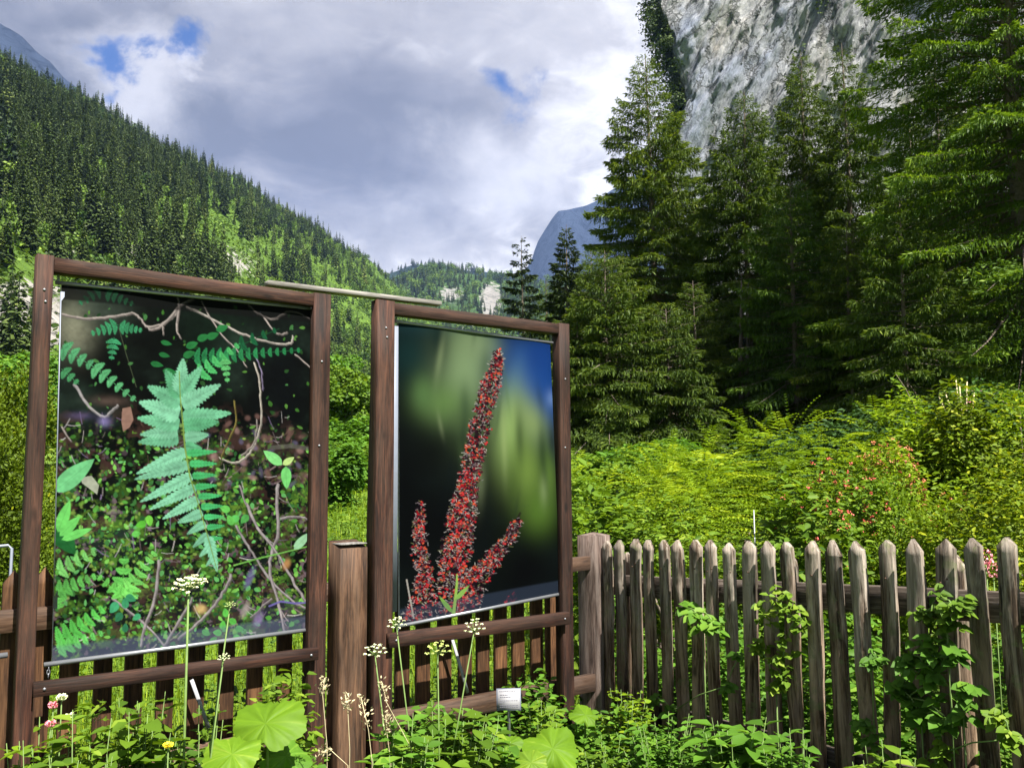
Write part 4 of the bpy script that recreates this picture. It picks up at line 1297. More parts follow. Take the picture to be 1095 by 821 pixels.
        C.line([(a - .3, b - .5) for a, b in pts], ws * .3, np.minimum(c * 1.5, .8), .6)
    branch([(67, 337), (95, 341), (122, 339), (141, 335), (150, 341), (158, 350), (172, 347), (185, 338), (191, 328), (190, 318)], 3.2, 2.6)
    branch([(158, 350), (162, 353), (175, 347), (192, 327), (206, 320)], 2, 3)
    branch([(192, 327), (189, 352), (193, 362)], 3, 2); branch([(174, 349), (175, 358)], 2, 1.2)
    branch([(199, 328), (215, 335), (235, 346), (255, 356), (275, 363), (295, 368), (310, 367), (312, 360)], 3.4, 2.2, rgb(176, 168, 164))
    branch([(215, 322), (226, 342), (240, 362), (252, 374), (263, 393)], 2.4, 1.6); branch([(265, 325), (275, 335), (292, 341), (310, 333), (330, 340)], 2.6, 2)
    branch([(281, 339), (290, 352), (298, 358), (306, 356)], 2.6, 2); branch([(315, 380), (331, 393)], 2.4, 2)
    branch([(271, 388), (276, 405), (278, 430), (278, 455), (272, 475), (262, 490), (250, 496), (234, 490)], 2.8, 1.4, rgb(186, 178, 170))
    branch([(274, 384), (279, 400), (280, 418)], 2, 1.4, rgb(130, 120, 150)); branch([(257, 488), (270, 476), (274, 450)], 1.6, 1.2)
    branch([(250, 430), (251, 455), (240, 480), (236, 492)], 2, 1, rgb(120, 110, 60))
    branch([(80, 413), (92, 432), (110, 447), (120, 440), (126, 434)], 4.2, 2.4, rgb(150, 146, 150)); branch([(66, 458), (75, 472)], 2.5, 2)
    C.poly([(131, 438), (140, 436), (143, 450), (139, 458), (132, 463), (130, 452)], rgb(142, 110, 100))
    C.blob(112, 452, 6, 5, rgb(140, 130, 190), .7); C.blob(86, 446, 14, 4, rgb(80, 70, 110), .6); C.blob(118, 430, 18, 5, rgb(110, 90, 84), .5)
    C.poly([(86, 512), (98, 510), (106, 520), (104, 530), (96, 524), (88, 518)], rgb(160, 165, 150))
    for pts, a, b in (([(252, 563), (262, 580), (275, 600), (290, 622), (310, 640), (326, 650)], 4, 3), ([(296, 520), (295, 545), (297, 570), (290, 590), (288, 610), (296, 640), (304, 676)], 5, 4),
                      ([(263, 540), (275, 565), (295, 590), (315, 625), (328, 645)], 4, 4), ([(246, 615), (240, 630), (226, 650), (208, 668), (190, 682)], 4, 3), ([(120, 640), (140, 655), (160, 672), (178, 694)], 3, 3),
                      ([(170, 600), (165, 640), (155, 668), (150, 690)], 4, 3), ([(205, 640), (190, 665), (175, 690)], 3, 3), ([(300, 555), (318, 553), (328, 556)], 3, 2), ([(256, 520), (262, 540)], 3, 2), ([(268, 660), (290, 640)], 2, 2)):
        branch(pts, a, b, rgb(150, 142, 146))
    C.line([(288, 648), (300, 643), (315, 645), (329, 644)], 3.5, rgb(110, 100, 170), .9)
    C.line([(290, 480), (310, 478), (330, 481)], 8, rgb(84, 82, 78), .8)
    # stem and leaf entering at the right edge
    C.line([(250, 605), (275, 598), (300, 592), (328, 585)], 2.6, rgb(110, 170, 80)); leafp(C, (314, 588), (331, 570), 9, rgb(150, 200, 160))
    # background fern sprays
    def spray(base, tip, n, L, col, wd=7, k=.75, ser=4, lr=(1, 1)):
        b = np.array(base, float); t = np.array(tip, float); d = (t - b); LL = np.hypot(*d); d /= LL; q = np.array([-d[1], d[0]])
        C.line([b, t], 1.2, col * .6)
        for i in range(n):
            f = (i + .5) / n; p = b + d * LL * f; l = L * (1 - f * .8)
            cc = col * rng.uniform(.82, 1.12)
            if lr[0]: pinna(C, p, p + (q * k + d * (1 - k) * 1.2) * l, wd * (1 - f * .5), cc, ser)
            if lr[1]: pinna(C, p, p + (-q * k + d * (1 - k) * 1.2) * l, wd * (1 - f * .5), cc, ser)
    tg = rgb(62, 150, 104); tg2 = rgb(50, 120, 84)
    spray((108, 310), (84, 326), 4, 12, tg2, 6); spray((112, 314), (143, 326), 5, 11, tg, 7)
    spray((126, 348), (97, 358), 5, 13, tg, 7); spray((127, 350), (152, 354), 5, 11, tg, 7); spray((122, 362), (119, 386), 4, 12, tg, 7)
    C.line([(127, 352), (135, 380), (146, 415)], 1.2, rgb(70, 80, 60), .8)
    spray((64, 372), (108, 398), 5, 17, rgb(84, 160, 112), 11, ser=5); spray((98, 392), (146, 430), 6, 15, rgb(92, 172, 118), 10, ser=5); spray((66, 396), (84, 412), 3, 12, rgb(74, 150, 100), 9)
    for (x, y, r) in ((178, 367, 6), (176, 380, 6), (168, 390, 7), (182, 398, 8), (208, 340, 0)):
        if r: leafp(C, (x - r, y - 1), (x + r, y + 2), r * .9, rgb(36, 110, 58))
    g2_ = rgb(42, 128, 78)
    spray((206, 384), (322, 375), 15, 15, g2_, 8, lr=(1, 1)); spray((252, 372), (298, 352), 4, 14, rgb(26, 92, 58), 8)
    g3 = rgb(78, 178, 104)
    spray((212, 404), (256, 368), 6, 16, g3, 10); spray((240, 384), (243, 410), 4, 9, rgb(104, 196, 120), 8)
    for (x, y) in ((206, 370), (218, 362), (228, 360), (203, 380), (238, 352)): leafp(C, (x - 7, y + 2), (x + 6, y - 3), 8, rgb(40, 116, 62))
    # lower left leaves
    lg = rgb(106, 198, 92)
    leafp(C, (58, 527), (101, 492), 20, rgb(110, 190, 130)); leafp(C, (56, 560), (81, 594), 22, rgb(34, 100, 50))
    for (b_, t_, wd) in (((62, 570), (75, 536), 13), ((64, 574), (86, 553), 11), ((66, 578), (99, 566), 9)): leafp(C, b_, t_, wd, rgb(112, 206, 104))
    spray((60, 612), (104, 590), 5, 17, rgb(124, 200, 110), 10, ser=5); spray((60, 634), (104, 616), 6, 16, rgb(100, 184, 90), 10, ser=5)
    spray((60, 640), (66, 650), 2, 14, rgb(110, 196, 96), 9)
    spray((131, 640), (133, 596) , 4, 22, lg, 13, ser=6)
    spray((131, 640), (167, 590), 7, 19, rgb(124, 212, 104), 10, ser=5)
    spray((132, 638), (104, 616), 4, 14, rgb(110, 200, 92), 9, ser=5)
    spray((62, 690), (112, 650), 7, 24, rgb(96, 196, 88), 12, ser=6)
    spray((60, 695), (112, 676), 6, 14, rgb(110, 206, 104), 10, ser=5)
    for (x, y, r, c) in ((122, 650, 7, tg), (134, 645, 6, tg), (140, 640, 6, tg), (127, 660, 6, tg2), (146, 660, 5, tg), (134, 671, 5, tg2), (160, 558, 6, rgb(110, 190, 70)), (151, 562, 6, rgb(90, 180, 60)), (146, 572, 5, lg),
                         (240, 545, 6, lg), (256, 540, 0, lg), (250, 556, 6, rgb(90, 180, 90)), (261, 556, 6, rgb(80, 160, 80)), (246, 557, 6, lg)):
        if r:
            an = rng.uniform(0, 6.28)
            leafp(C, (x - r * math.cos(an), y - r * math.sin(an)), (x + r * math.cos(an), y + r * math.sin(an)), r * 1.35, c * rng.uniform(.8, 1.1))
    leafp(C, (301, 498), (281, 483), 11, rgb(130, 210, 130)); leafp(C, (302, 498), (314, 490), 7, rgb(190, 220, 140)); leafp(C, (305, 500), (306, 524), 11, rgb(120, 210, 120))
    for (x, y) in ((238, 668), (248, 664), (232, 676), (256, 672), (241, 655), (220, 676), (228, 684), (252, 682), (215, 690)):
        an = rng.uniform(0, 6.28); leafp(C, (x - 5 * math.cos(an), y - 5 * math.sin(an)), (x + 5 * math.cos(an), y + 5 * math.sin(an)), 7, rgb(96, 190, 80) * rng.uniform(.7, 1.1))
    for (x, y, rx, ry, c) in ((214, 651, 7, 5, (206, 176, 120)), (262, 652, 4, 9, (150, 140, 140)), (267, 618, 4, 12, (108, 100, 150)), (306, 604, 4, 6, (176, 130, 84)), (276, 662, 5, 8, (140, 120, 170))): C.blob(x, y, rx, ry, rgb(*c), .8, rot=.4, hard=2)
    # the large fern leaf in the middle
    fc = rgb(112, 184, 146); fc2 = rgb(92, 166, 124); fd = rgb(130, 198, 164)
    rach = [(192, 398), (193, 425), (196, 455), (198, 480), (203, 510), (212, 540), (222, 575), (232, 611)]
    up = [((191, 470), (148, 474), 15, fc), ((190, 462), (150, 466), 14, fd), ((192, 455), (147, 448), 17, fc), ((192, 444), (149, 431), 20, fd), ((193, 432), (158, 414), 18, fc), ((193, 425), (177, 396), 16, fc2),
          ((193, 420), (196, 384), 16, fd), ((194, 424), (216, 392), 15, fc), ((195, 434), (236, 412), 17, fd), ((196, 447), (247, 443), 16, fc), ((197, 458), (234, 452), 15, fc2), ((198, 470), (223, 466), 13, fd), ((198, 478), (216, 481), 10, fc2)]
    for b_, t_, wd, c in up: pinna(C, b_, t_, wd * 1.35, c * rng.uniform(.82, 1.1), 11)
    lo = [((199, 484), (146, 508), 14), ((202, 498), (144, 514), 13), ((205, 510), (150, 538), 13), ((209, 522), (160, 546), 12), ((212, 535), (174, 556), 12), ((216, 549), (190, 560), 11), ((219, 560), (200, 572), 9), ((222, 572), (206, 586), 8), ((225, 584), (213, 596), 7), ((228, 596), (220, 606), 5)]
    for b_, t_, wd in lo: pinna(C, b_, t_, wd * 1.25, fd * rng.uniform(.8, 1.05), 12)
    ro = [((200, 486), (232, 484), 10), ((203, 497), (232, 497), 10), ((206, 510), (231, 509), 10), ((209, 522), (232, 520), 9), ((212, 532), (237, 531), 9), ((215, 543), (238, 542), 9), ((218, 554), (239, 553), 8), ((221, 565), (240, 563), 8), ((224, 577), (238, 576), 7), ((227, 589), (237, 588), 6), ((229, 600), (236, 599), 4)]
    for b_, t_, wd in ro: pinna(C, b_, t_, wd, rgb(72, 176, 108) * rng.uniform(.9, 1.08), 8)
    pinna(C, (222, 575), (232, 612), 15, fd, 9)
    C.line(rach, [1.4, 1.8, 2.2, 2.4, 2.2, 1.8, 1.4, 1], rgb(120, 150, 70))
    C.im *= (.72 + .56 * vnoise(h, w, 26, rng, 5, .75))[..., None]
    # paler lower sleeve of the print; top bar's shadow painted dark across the top
    yy = C.yy / h
    C.im *= (.80 + .45 * vnoise(h, w, 8, rng, 2, .8))[..., None]
    sl = np.clip((yy - .955) / .01, 0, 1)[..., None] * .35
    C.im = C.im * (1 - sl) + rgb(110, 120, 150) * sl
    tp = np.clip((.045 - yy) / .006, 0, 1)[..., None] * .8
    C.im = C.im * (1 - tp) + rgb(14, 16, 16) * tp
    return C.im, Q

def paint_spike():
    Q = [(426, 345), (588, 367), (599, 634), (428, 668)]
    w, h = 300, 560
    rng = np.random.default_rng(8)
    C = Canvas(w, h, Q, rgb(4, 7, 8))
    n = vnoise(h, w, 60, rng, 3)[..., None]
    C.im += n * rgb(22, 36, 34) * .6
    def B(x, y, rx, ry, c, a, rot=0): C.blob(x, y, rx, ry, rgb(*c), a, rot)
    B(440, 380, 26, 30, (12, 44, 46), .9); B(455, 350, 60, 10, (20, 50, 56), .8)
    B(500, 395, 26, 52, (132, 158, 116), .95, .15); B(478, 430, 26, 22, (104, 138, 78), .85); B(454, 420, 12, 18, (92, 128, 76), .7); B(515, 370, 22, 18, (128, 150, 110), .8); B(500, 450, 22, 20, (70, 92, 56), .7)
    B(470, 360, 10, 24, (10, 34, 34), .8); B(487, 470, 20, 16, (40, 56, 34), .6); B(500, 430, 6, 22, (40, 64, 44), .5)
    B(565, 400, 26, 40, (16, 74, 156), .98); B(578, 380, 24, 30, (20, 60, 132), .95); B(585, 430, 16, 40, (30, 74, 150), .9); B(560, 360, 22, 8, (16, 46, 96), .8); B(590, 425, 6, 9, (110, 140, 200), .7)
    B(553, 400, 8, 26, (52, 96, 150), .55, .25)
    B(548, 455, 16, 44, (150, 180, 112), .95, .1); B(570, 450, 15, 26, (138, 160, 104), .85, -.4); B(562, 500, 20, 40, (120, 150, 70), .85, -.1); B(585, 500, 9, 34, (96, 128, 56), .85); B(576, 545, 16, 26, (88, 124, 46), .8)
    B(556, 465, 5, 30, (40, 62, 34), .65); B(580, 480, 5, 30, (30, 50, 30), .65); B(590, 470, 6, 24, (14, 24, 34), .7); B(550, 520, 8, 34, (60, 84, 36), .5); B(540, 470, 3, 34, (160, 180, 120), .4)
    for q in range(26): B(rng.uniform(470, 590), rng.uniform(350, 560), rng.uniform(2, 6), rng.uniform(10, 28), [(170, 190, 140), (30, 48, 40), (90, 120, 70), (16, 30, 34)][q % 4], .28, rng.uniform(-.2, .2))
    B(430, 520, 34, 70, (4, 6, 8), .95); B(470, 560, 60, 50, (4, 6, 8), .95); B(560, 610, 40, 40, (5, 7, 9), .95); B(540, 570, 12, 40, (14, 22, 14), .5); B(465, 480, 26, 26, (8, 12, 12), .8)
    cols = [rgb(184, 36, 42), rgb(206, 52, 48), rgb(60, 22, 34), rgb(44, 24, 40), rgb(28, 16, 26), rgb(196, 190, 184), rgb(150, 140, 150), rgb(224, 90, 50), rgb(120, 130, 80), rgb(96, 28, 40)]
    def spike(axis, wid, n, weights):
        ax = np.array(axis, float); seg = np.linspace(0, 1, len(ax))
        wt = np.array(weights, float); wt /= wt.sum()
        for i in range(n):
            f = rng.uniform(0, 1)
            x = np.interp(f, seg, ax[:, 0]); y = np.interp(f, seg, ax[:, 1]); wd = np.interp(f, seg, wid)
            o = rng.normal(0, .62); px = x + np.clip(o, -1.1, 1.1) * wd; py = y + rng.normal(0, 3)
            c = cols[rng.choice(len(cols), p=wt)] * rng.uniform(.75, 1.15)
            if c.max() > .4 and rng.uniform() < .8 or rng.uniform() < .3:
                a = rng.uniform(0, 6.28); L = rng.uniform(1.2, 3.4)
                C.line([(px, py), (px + math.cos(a) * L, py + math.sin(a) * L)], rng.uniform(.8, 1.5), c, .9)
            else:
                C.blob(px, py, rng.uniform(.9, 2.1), rng.uniform(.8, 1.7), c, .95, rng.uniform(0, 3), hard=3)
    W1 = [2.0, 1.4, 3, 3, 3, 2.1, 1.8, .8, .5, 2]
    W2 = [3.4, 2.6, 2, 1.6, 2, 2.0, 1.2, .6, .5, 2]
    def core(axis, wid):
        for i in range(len(axis) - 1):
            C.line([axis[i], axis[i + 1]], [wid[i] * 2.2, wid[i + 1] * 2.2], rgb(30, 16, 24), .95, soft=4)
    A1 = [(535, 376), (532, 390), (526, 410), (518, 440), (512, 470), (506, 500), (500, 530), (494, 560), (490, 590), (488, 620), (490, 655)]
    wd1 = [1.5, 3, 4.5, 5.5, 6, 6.5, 7, 8, 9, 10, 12]
    A2 = [(453, 532), (450, 560), (452, 590), (456, 615), (452, 640), (446, 662)]; wd2 = [1.5, 2.5, 3.5, 5, 7, 9]
    A3 = [(557, 546), (548, 568), (534, 586), (520, 604), (506, 622), (496, 650)]; wd3 = [1.5, 3, 5, 6, 8, 10]
    core(A1, wd1); core(A2, wd2); core(A3, wd3)
    def florets(axis, wid, n, redness):
        ax = np.array(axis, float); seg = np.linspace(0, 1, len(ax))
        fs = np.sort(rng.uniform(0, 1, n) ** .85)
        for f in fs:
            x = np.interp(f, seg, ax[:, 0]); y = np.interp(f, seg, ax[:, 1]); wd = np.interp(f, seg, wid)
            o = rng.uniform(-1, 1); px = x + o * wd; py = y + rng.normal(0, 2) + abs(o) * 2
            C.blob(px, py, rng.uniform(1.4, 2.6), rng.uniform(1.3, 2.4), [rgb(40, 16, 28), rgb(22, 12, 20), rgb(70, 20, 34)][rng.integers(0, 3)], .95, hard=3)
            if rng.uniform() < redness:
                rc = [rgb(196, 34, 44), rgb(220, 56, 60), rgb(150, 26, 36), rgb(226, 92, 60)][rng.integers(0, 4)]
                for q in range(rng.integers(2, 5)):
                    C.blob(px + rng.normal(0, 1.2), py + rng.normal(0, 1.1), rng.uniform(.7, 1.5), rng.uniform(.6, 1.2), rc * rng.uniform(.7, 1.15), .95, rng.uniform(0, 3), hard=3)
            for q in range(rng.integers(1, 4)):
                a_ = rng.uniform(0, 6.28) if rng.uniform() < .5 else (0 if o > 0 else 3.14) + rng.normal(0, .6); L = rng.uniform(1.5, 3.6)
                hx, hy = px + rng.normal(0, 1), py + rng.normal(0, 1)
                C.line([(hx, hy), (hx + math.cos(a_) * L, hy + math.sin(a_) * L)], rng.uniform(.6, 1.1), [rgb(215, 210, 204), rgb(170, 160, 166), rgb(110, 96, 104), rgb(130, 136, 90)][rng.integers(0, 4)], .85)
    florets(A3, [4, 6.5, 9, 11, 14, 17], 300, .38); florets(A2, [4, 6, 8, 9, 13, 16], 330, .55)
    florets(A1, [3.5, 6, 9, 10, 10.5, 11.5, 13, 15, 17, 19, 22], 900, .30); florets(A1[5:], [9, 11, 13, 15, 17, 20], 150, .95)
    spike([(548, 635), (545, 650)], [5, 5], 40, W1)
    C.line([(487, 656), (489, 640), (491, 622), (491, 612)], [6, 5, 4, 2], rgb(150, 190, 90)); leafp(C, (486, 654), (472, 636), 5, rgb(130, 180, 80)); leafp(C, (489, 640), (504, 624), 5, rgb(140, 185, 90))
    C.line([(436, 618), (440, 640), (444, 660)], 2.5, rgb(180, 176, 170), .9)
    yy = C.yy / h
    sl = np.clip((yy - .945) / .008, 0, 1)[..., None] * .30
    C.im = C.im * (1 - sl) + rgb(70, 84, 110) * sl
    return C.im, Q

def print_mat():
    m, t, b = material('printed_banner_fabric')
    a = t.nodes.new('ShaderNodeAttribute'); a.attribute_name = 'ink'
    t.links.new(a.outputs['Color'], b.inputs['Base Color'])
    tcn = t.nodes.new('ShaderNodeTexCoord')
    w = noise_node(t, tcn.outputs['Object'], 700, 2, .5).outputs[0]
    bp = t.nodes.new('ShaderNodeBump'); bp.inputs['Strength'].default_value = .12; bp.inputs['Distance'].default_value = .001
    t.links.new(w, bp.inputs['Height']); t.links.new(bp.outputs[0], b.inputs['Normal'])
    b.inputs['Roughness'].default_value = 0.6; b.inputs['Specular IOR Level'].default_value = 0.03
    return m
PRINT = print_mat()
BACKING = simple_mat('white_banner_back', (0.6, 0.6, 0.62), .7)

def make_banner(label, im, Q, off, name_seed, strip_px, gain):
    """hangs in the frame: print sheet, two rods, chains"""
    h, w, _ = im.shape
    (sl, zt0) = sF(*Q[0], off); (sr, zt1) = sF(*Q[1], off); (sr2, zb1) = sF(*Q[2], off); (sl2, zb0) = sF(*Q[3], off)
    root = empty('hanging_banner', PF((sl + sr) / 2, (zb0 + zb1) / 2, off), label, 'banner')
    R0 = np.array(wl(root))
    u, v = np.meshgrid(np.linspace(0, 1, w), np.linspace(0, 1, h))
    s = (sl * (1 - u) + sr * u) * (1 - v) + (sl2 * (1 - u) + sr2 * u) * v
    z = (zt0 * (1 - u) + zt1 * u) * (1 - v) + (zb0 * (1 - u) + zb1 * u) * v
    bow = 0.006 * np.sin(v * np.pi) * np.cos(u * 5 + name_seed) + .003 * np.sin(u * 9 + v * 4)
    base = np.array(PF(0, 0, off)); ua = np.array(UA); na = -np.array(NA)
    V = base + s[..., None] * ua + bow[..., None] * na; V[..., 2] = z
    V = (V - R0).reshape(-1, 3)
    i, j = np.meshgrid(np.arange(h - 1), np.arange(w - 1), indexing='ij')
    q = np.stack([i * w + j, (i + 1) * w + j, (i + 1) * w + j + 1, i * w + j + 1], -1).reshape(-1, 4)
    col = np.concatenate([np.clip(im * gain, 0, 1).reshape(-1, 3), np.ones((h * w, 1))], 1)
    o = mesh_np('print_sheet', V, q, PRINT, root, col=col, smooth=True)
    def P(u_, v_, dz=0, d=0):
        s_ = (sl * (1 - u_) + sr * u_) * (1 - v_) + (sl2 * (1 - u_) + sr2 * u_) * v_
        z_ = (zt0 * (1 - u_) + zt1 * u_) * (1 - v_) + (zb0 * (1 - u_) + zb1 * u_) * v_
        return PF(s_, z_ + dz, off + d)
    # backing, 4 mm behind
    bk = np.array([list(P(a, b, 0, -.016)) for b in np.linspace(0, 1, 3) for a in np.linspace(0, 1, 3)]) - R0
    mesh_np('backing', bk, np.array([(r * 3 + c, r * 3 + c + 1, (r + 1) * 3 + c + 1, (r + 1) * 3 + c) for r in range(2) for c in range(2)]), BACKING, root)
    e = .018 / abs(sr - sl)
    tubes('top_rod', [([P(-e * 1.1, 0, .004), P(1 + e, 0, .004)], .007)], METAL, root, 8)
    tubes('bottom_rod', [([P(-e * 1.4, 1, -.004), P(1 + e * .6, 1, -.004)], .008)], METAL, root, 8)
    # chains
    zc = (g1 if off and Q[0][0] < 200 else g2)
    def chain(p, q2):
        p = Vector(p); q2 = Vector(q2); n = max(3, int((q2 - p).length / .012)); sp_ = []
        for k in range(n):
            c = p.lerp(q2, (k + .5) / n); ax = UA if k % 2 else NA
            ring = [c + Vector((0, 0, 1)) * .0085 * math.cos(a) + ax * .0045 * math.sin(a) for a in np.linspace(0, 6.283, 9)]
            sp_.append((ring, .0016))
        tubes('chain', sp_, METAL, root, 4)
    for uu in (-e * .6, 1 + e * .5):
        a = P(uu, 0, .008); zt = (zc[2] if uu < .5 else zc[3]) - .055
        chain(a, (a.x, a.y, max(zt, a.z + .02)))
        b = P(uu, 1, -.012); chain((b.x, b.y, b.z - .035), b)
    # pale edge profile down the left side
    if strip_px:
        (x0, y0), (x1, y1), wpx = strip_px
        a, za = sF(x0, y0, off); b, zb = sF(x1, y1, off)
        dw = abs(sF(x0 + wpx, y0, off)[0] - a)
        board('edge_profile', PF(b, zb, off - .004), PF(a, za, off - .004), dw, .010, ALU, root, UA, seed=5)
    return root

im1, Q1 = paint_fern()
im2, Q2 = paint_spike()
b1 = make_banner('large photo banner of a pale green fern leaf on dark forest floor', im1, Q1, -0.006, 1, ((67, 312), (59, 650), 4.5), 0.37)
b2 = make_banner('large photo banner of a red and dark flower spike on black', im2, Q2, -0.006, 2, ((422.5, 348), (421, 654), 7), 0.33)

# leaning pale sticks behind the lower bars
for (a, b, lb) in (((207, 738), (223, 778), 'pale thin stick leaning behind the lower bar of the fern banner frame'), ((484, 686), (500, 740), 'pale thin stick leaning behind the lower bar of the flower banner frame')):
    s0_, z0_ = sA(a[0], a[1], .06); s1_, z1_ = sA(b[0], b[1], .06)
    st = empty('garden_stick', PA(s1_, 0, .06), lb, 'stick')
    board('stick', PA(s1_ + (s1_ - s0_) * .0, z1_ - .0, .06), PA(s0_ - (s1_ - s0_) * .15, z0_ + .04, .06), .013, .008, WHITE, st, UA, seed=2)

# light metal hoop and rod at the far left
hp = empty('metal_hoop', PA(sA(6, 640, -.06)[0], 0, -.06), 'thin light metal hoop behind the fence at the left edge of the photo', 'hoop')
sh, zh = sA(13, 583, -.06)
tubes('hoop_tube', [([PA(sh, 0.0, -.06), PA(sh, zh - .01, -.06), PA(sh - .012, zh, -.06), PA(sh - .5, zh - .02, -.06), PA(sh - .51, 0, -.06)], .006)], ALU, hp, 8)
rd = empty('banner_rod', PF(sF(0, 700)[0], 1, 0), 'grey rod end of a further banner poking in at the left edge', 'rod')
s_, z_ = sF(8, 700)
tubes('rod_tube', [([PF(s_ - .5, z_ - .0, 0), PF(s_, z_, 0)], .009)], METAL, rd, 8)

# ------------------------------------------------------------------ plant label sign
def plant_sign(px0, pybase, quad, Y, label, lines=True):
    tl, tr, br_, bl_ = [at(x, y, Y + dy) for (x, y, dy) in quad]
    root = empty('plant_label', Vector(((tl.x + tr.x) / 2, Y, ground_at(tl.x, Y))), label, 'sign')
    R0 = wl(root)
    ux = (tr - tl); W_ = ux.length; ux.normalize(); uy = ((tl - bl_) + (tr - br_)) / 2; H_ = uy.length; uy = (uy - ux * uy.dot(ux)).normalized(); nn = ux.cross(uy)
    c = (tl + tr + br_ + bl_) / 4
    def slab(name, w, h, z0, z1, mat, cx=0, cy=0):
        P_ = []
        for zz_ in (z0, z1):
            for (a, b) in ((-1, -1), (1, -1), (1, 1), (-1, 1)):
                P_.append(c + ux * (a * w / 2 + cx) + uy * (b * h / 2 + cy) + nn * zz_ - R0)
        return mesh_np(name, [tuple(p) for p in P_], np.array([(3, 2, 1, 0), (4, 5, 6, 7), (0, 1, 5, 4), (1, 2, 6, 5), (2, 3, 7, 6), (3, 0, 4, 7)]), mat, root)
    plate = slab('plate', W_, H_, -.003, 0, ALU)
    card = slab('paper_card', W_ * .90, H_ * .90, .0005, .0015, WHITE); card.parent = plate
    # the faint lines of small print
    V = []; Fq = []
    rr = random.Random(3)
    rows = [(0.36, -.40, .30, .9), (.20, -.36, -.02, 1.2), (.10, -.36, .12, 1.2), (-.06, -.36, .36, .9), (-.14, -.36, -.14, .9), (-.28, -.36, .38, .9), (-.36, -.36, .38, .9)]
    for (yy_, xa, xb, th) in rows:
        x = xa
        while x < xb:
            wlen = rr.uniform(.03, .10); 
            b0 = len(V)
            for (a, b) in ((x, yy_ - .018 * th), (min(x + wlen, xb), yy_ - .018 * th), (min(x + wlen, xb), yy_ + .012 * th), (x, yy_ + .012 * th)):
                V.append(tuple(c + ux * a * W_ + uy * b * H_ + nn * .0022 - R0))
            Fq.append((b0, b0 + 1, b0 + 2, b0 + 3)); x += wlen + .018
    mesh_np('small_print', V, np.array(Fq), INKM, root)
    tubes('stake', [([c - uy * H_ * .30 - nn * .008, c - uy * H_ * .5 - nn * .010, Vector((c.x, c.y + .01, c.z - H_ * .5 - .03)), Vector((c.x, c.y + .012, ground_at(c.x, c.y) - .05))], .0065)], METAL, root, 8)
    return root
plant_sign(544, 780, [(529, 736, .02), (555, 735.5, .02), (559, 758, -.01), (533, 760, -.01)], 3.55, 'small white plant label on a metal stake in front of the right frame')
plant_sign(205, 830, [(190, 821, .02), (221, 814, .02), (223, 834, -.01), (193, 842, -.01)], 2.75, 'small white plant label cut by the bottom edge below the fern banner')

# ------------------------------------------------------------------ vegetation near the fence
rng = np.random.default_rng(123)

def blades(name, P, h, w, mat, label, lean=.35, cat='grass', tmean=.5):
    n = len(P)
    a = rng.uniform(0, 6.283, n); d = np.stack([np.cos(a), np.sin(a), np.zeros(n)], 1); sd_ = np.stack([-np.sin(a), np.cos(a), np.zeros(n)], 1)
    h = h * rng.uniform(.5, 1.25, n)[:, None]; l = rng.uniform(.1, 1, n)[:, None] * lean * h; w = w * rng.uniform(.7, 1.3, n)[:, None]
    up = np.array([0, 0, 1.0])
    V = np.stack([P - sd_ * w / 2, P + sd_ * w / 2, P + up * h * .55 + d * l * .35 - sd_ * w * .42, P + up * h * .55 + d * l * .35 + sd_ * w * .42, P + up * h + d * l * 1.1], 1)
    b = (np.arange(n) * 5)[:, None]
    t = np.repeat(np.clip(rng.normal(tmean, .2, n), 0, 1), 5)
    o = mesh_np(name, V.reshape(-1, 3), [b + np.array([[0, 1, 3, 2]]), b + np.array([[2, 3, 4]])], mat, tint=t)
    return tag(o, label, cat, kind='stuff')

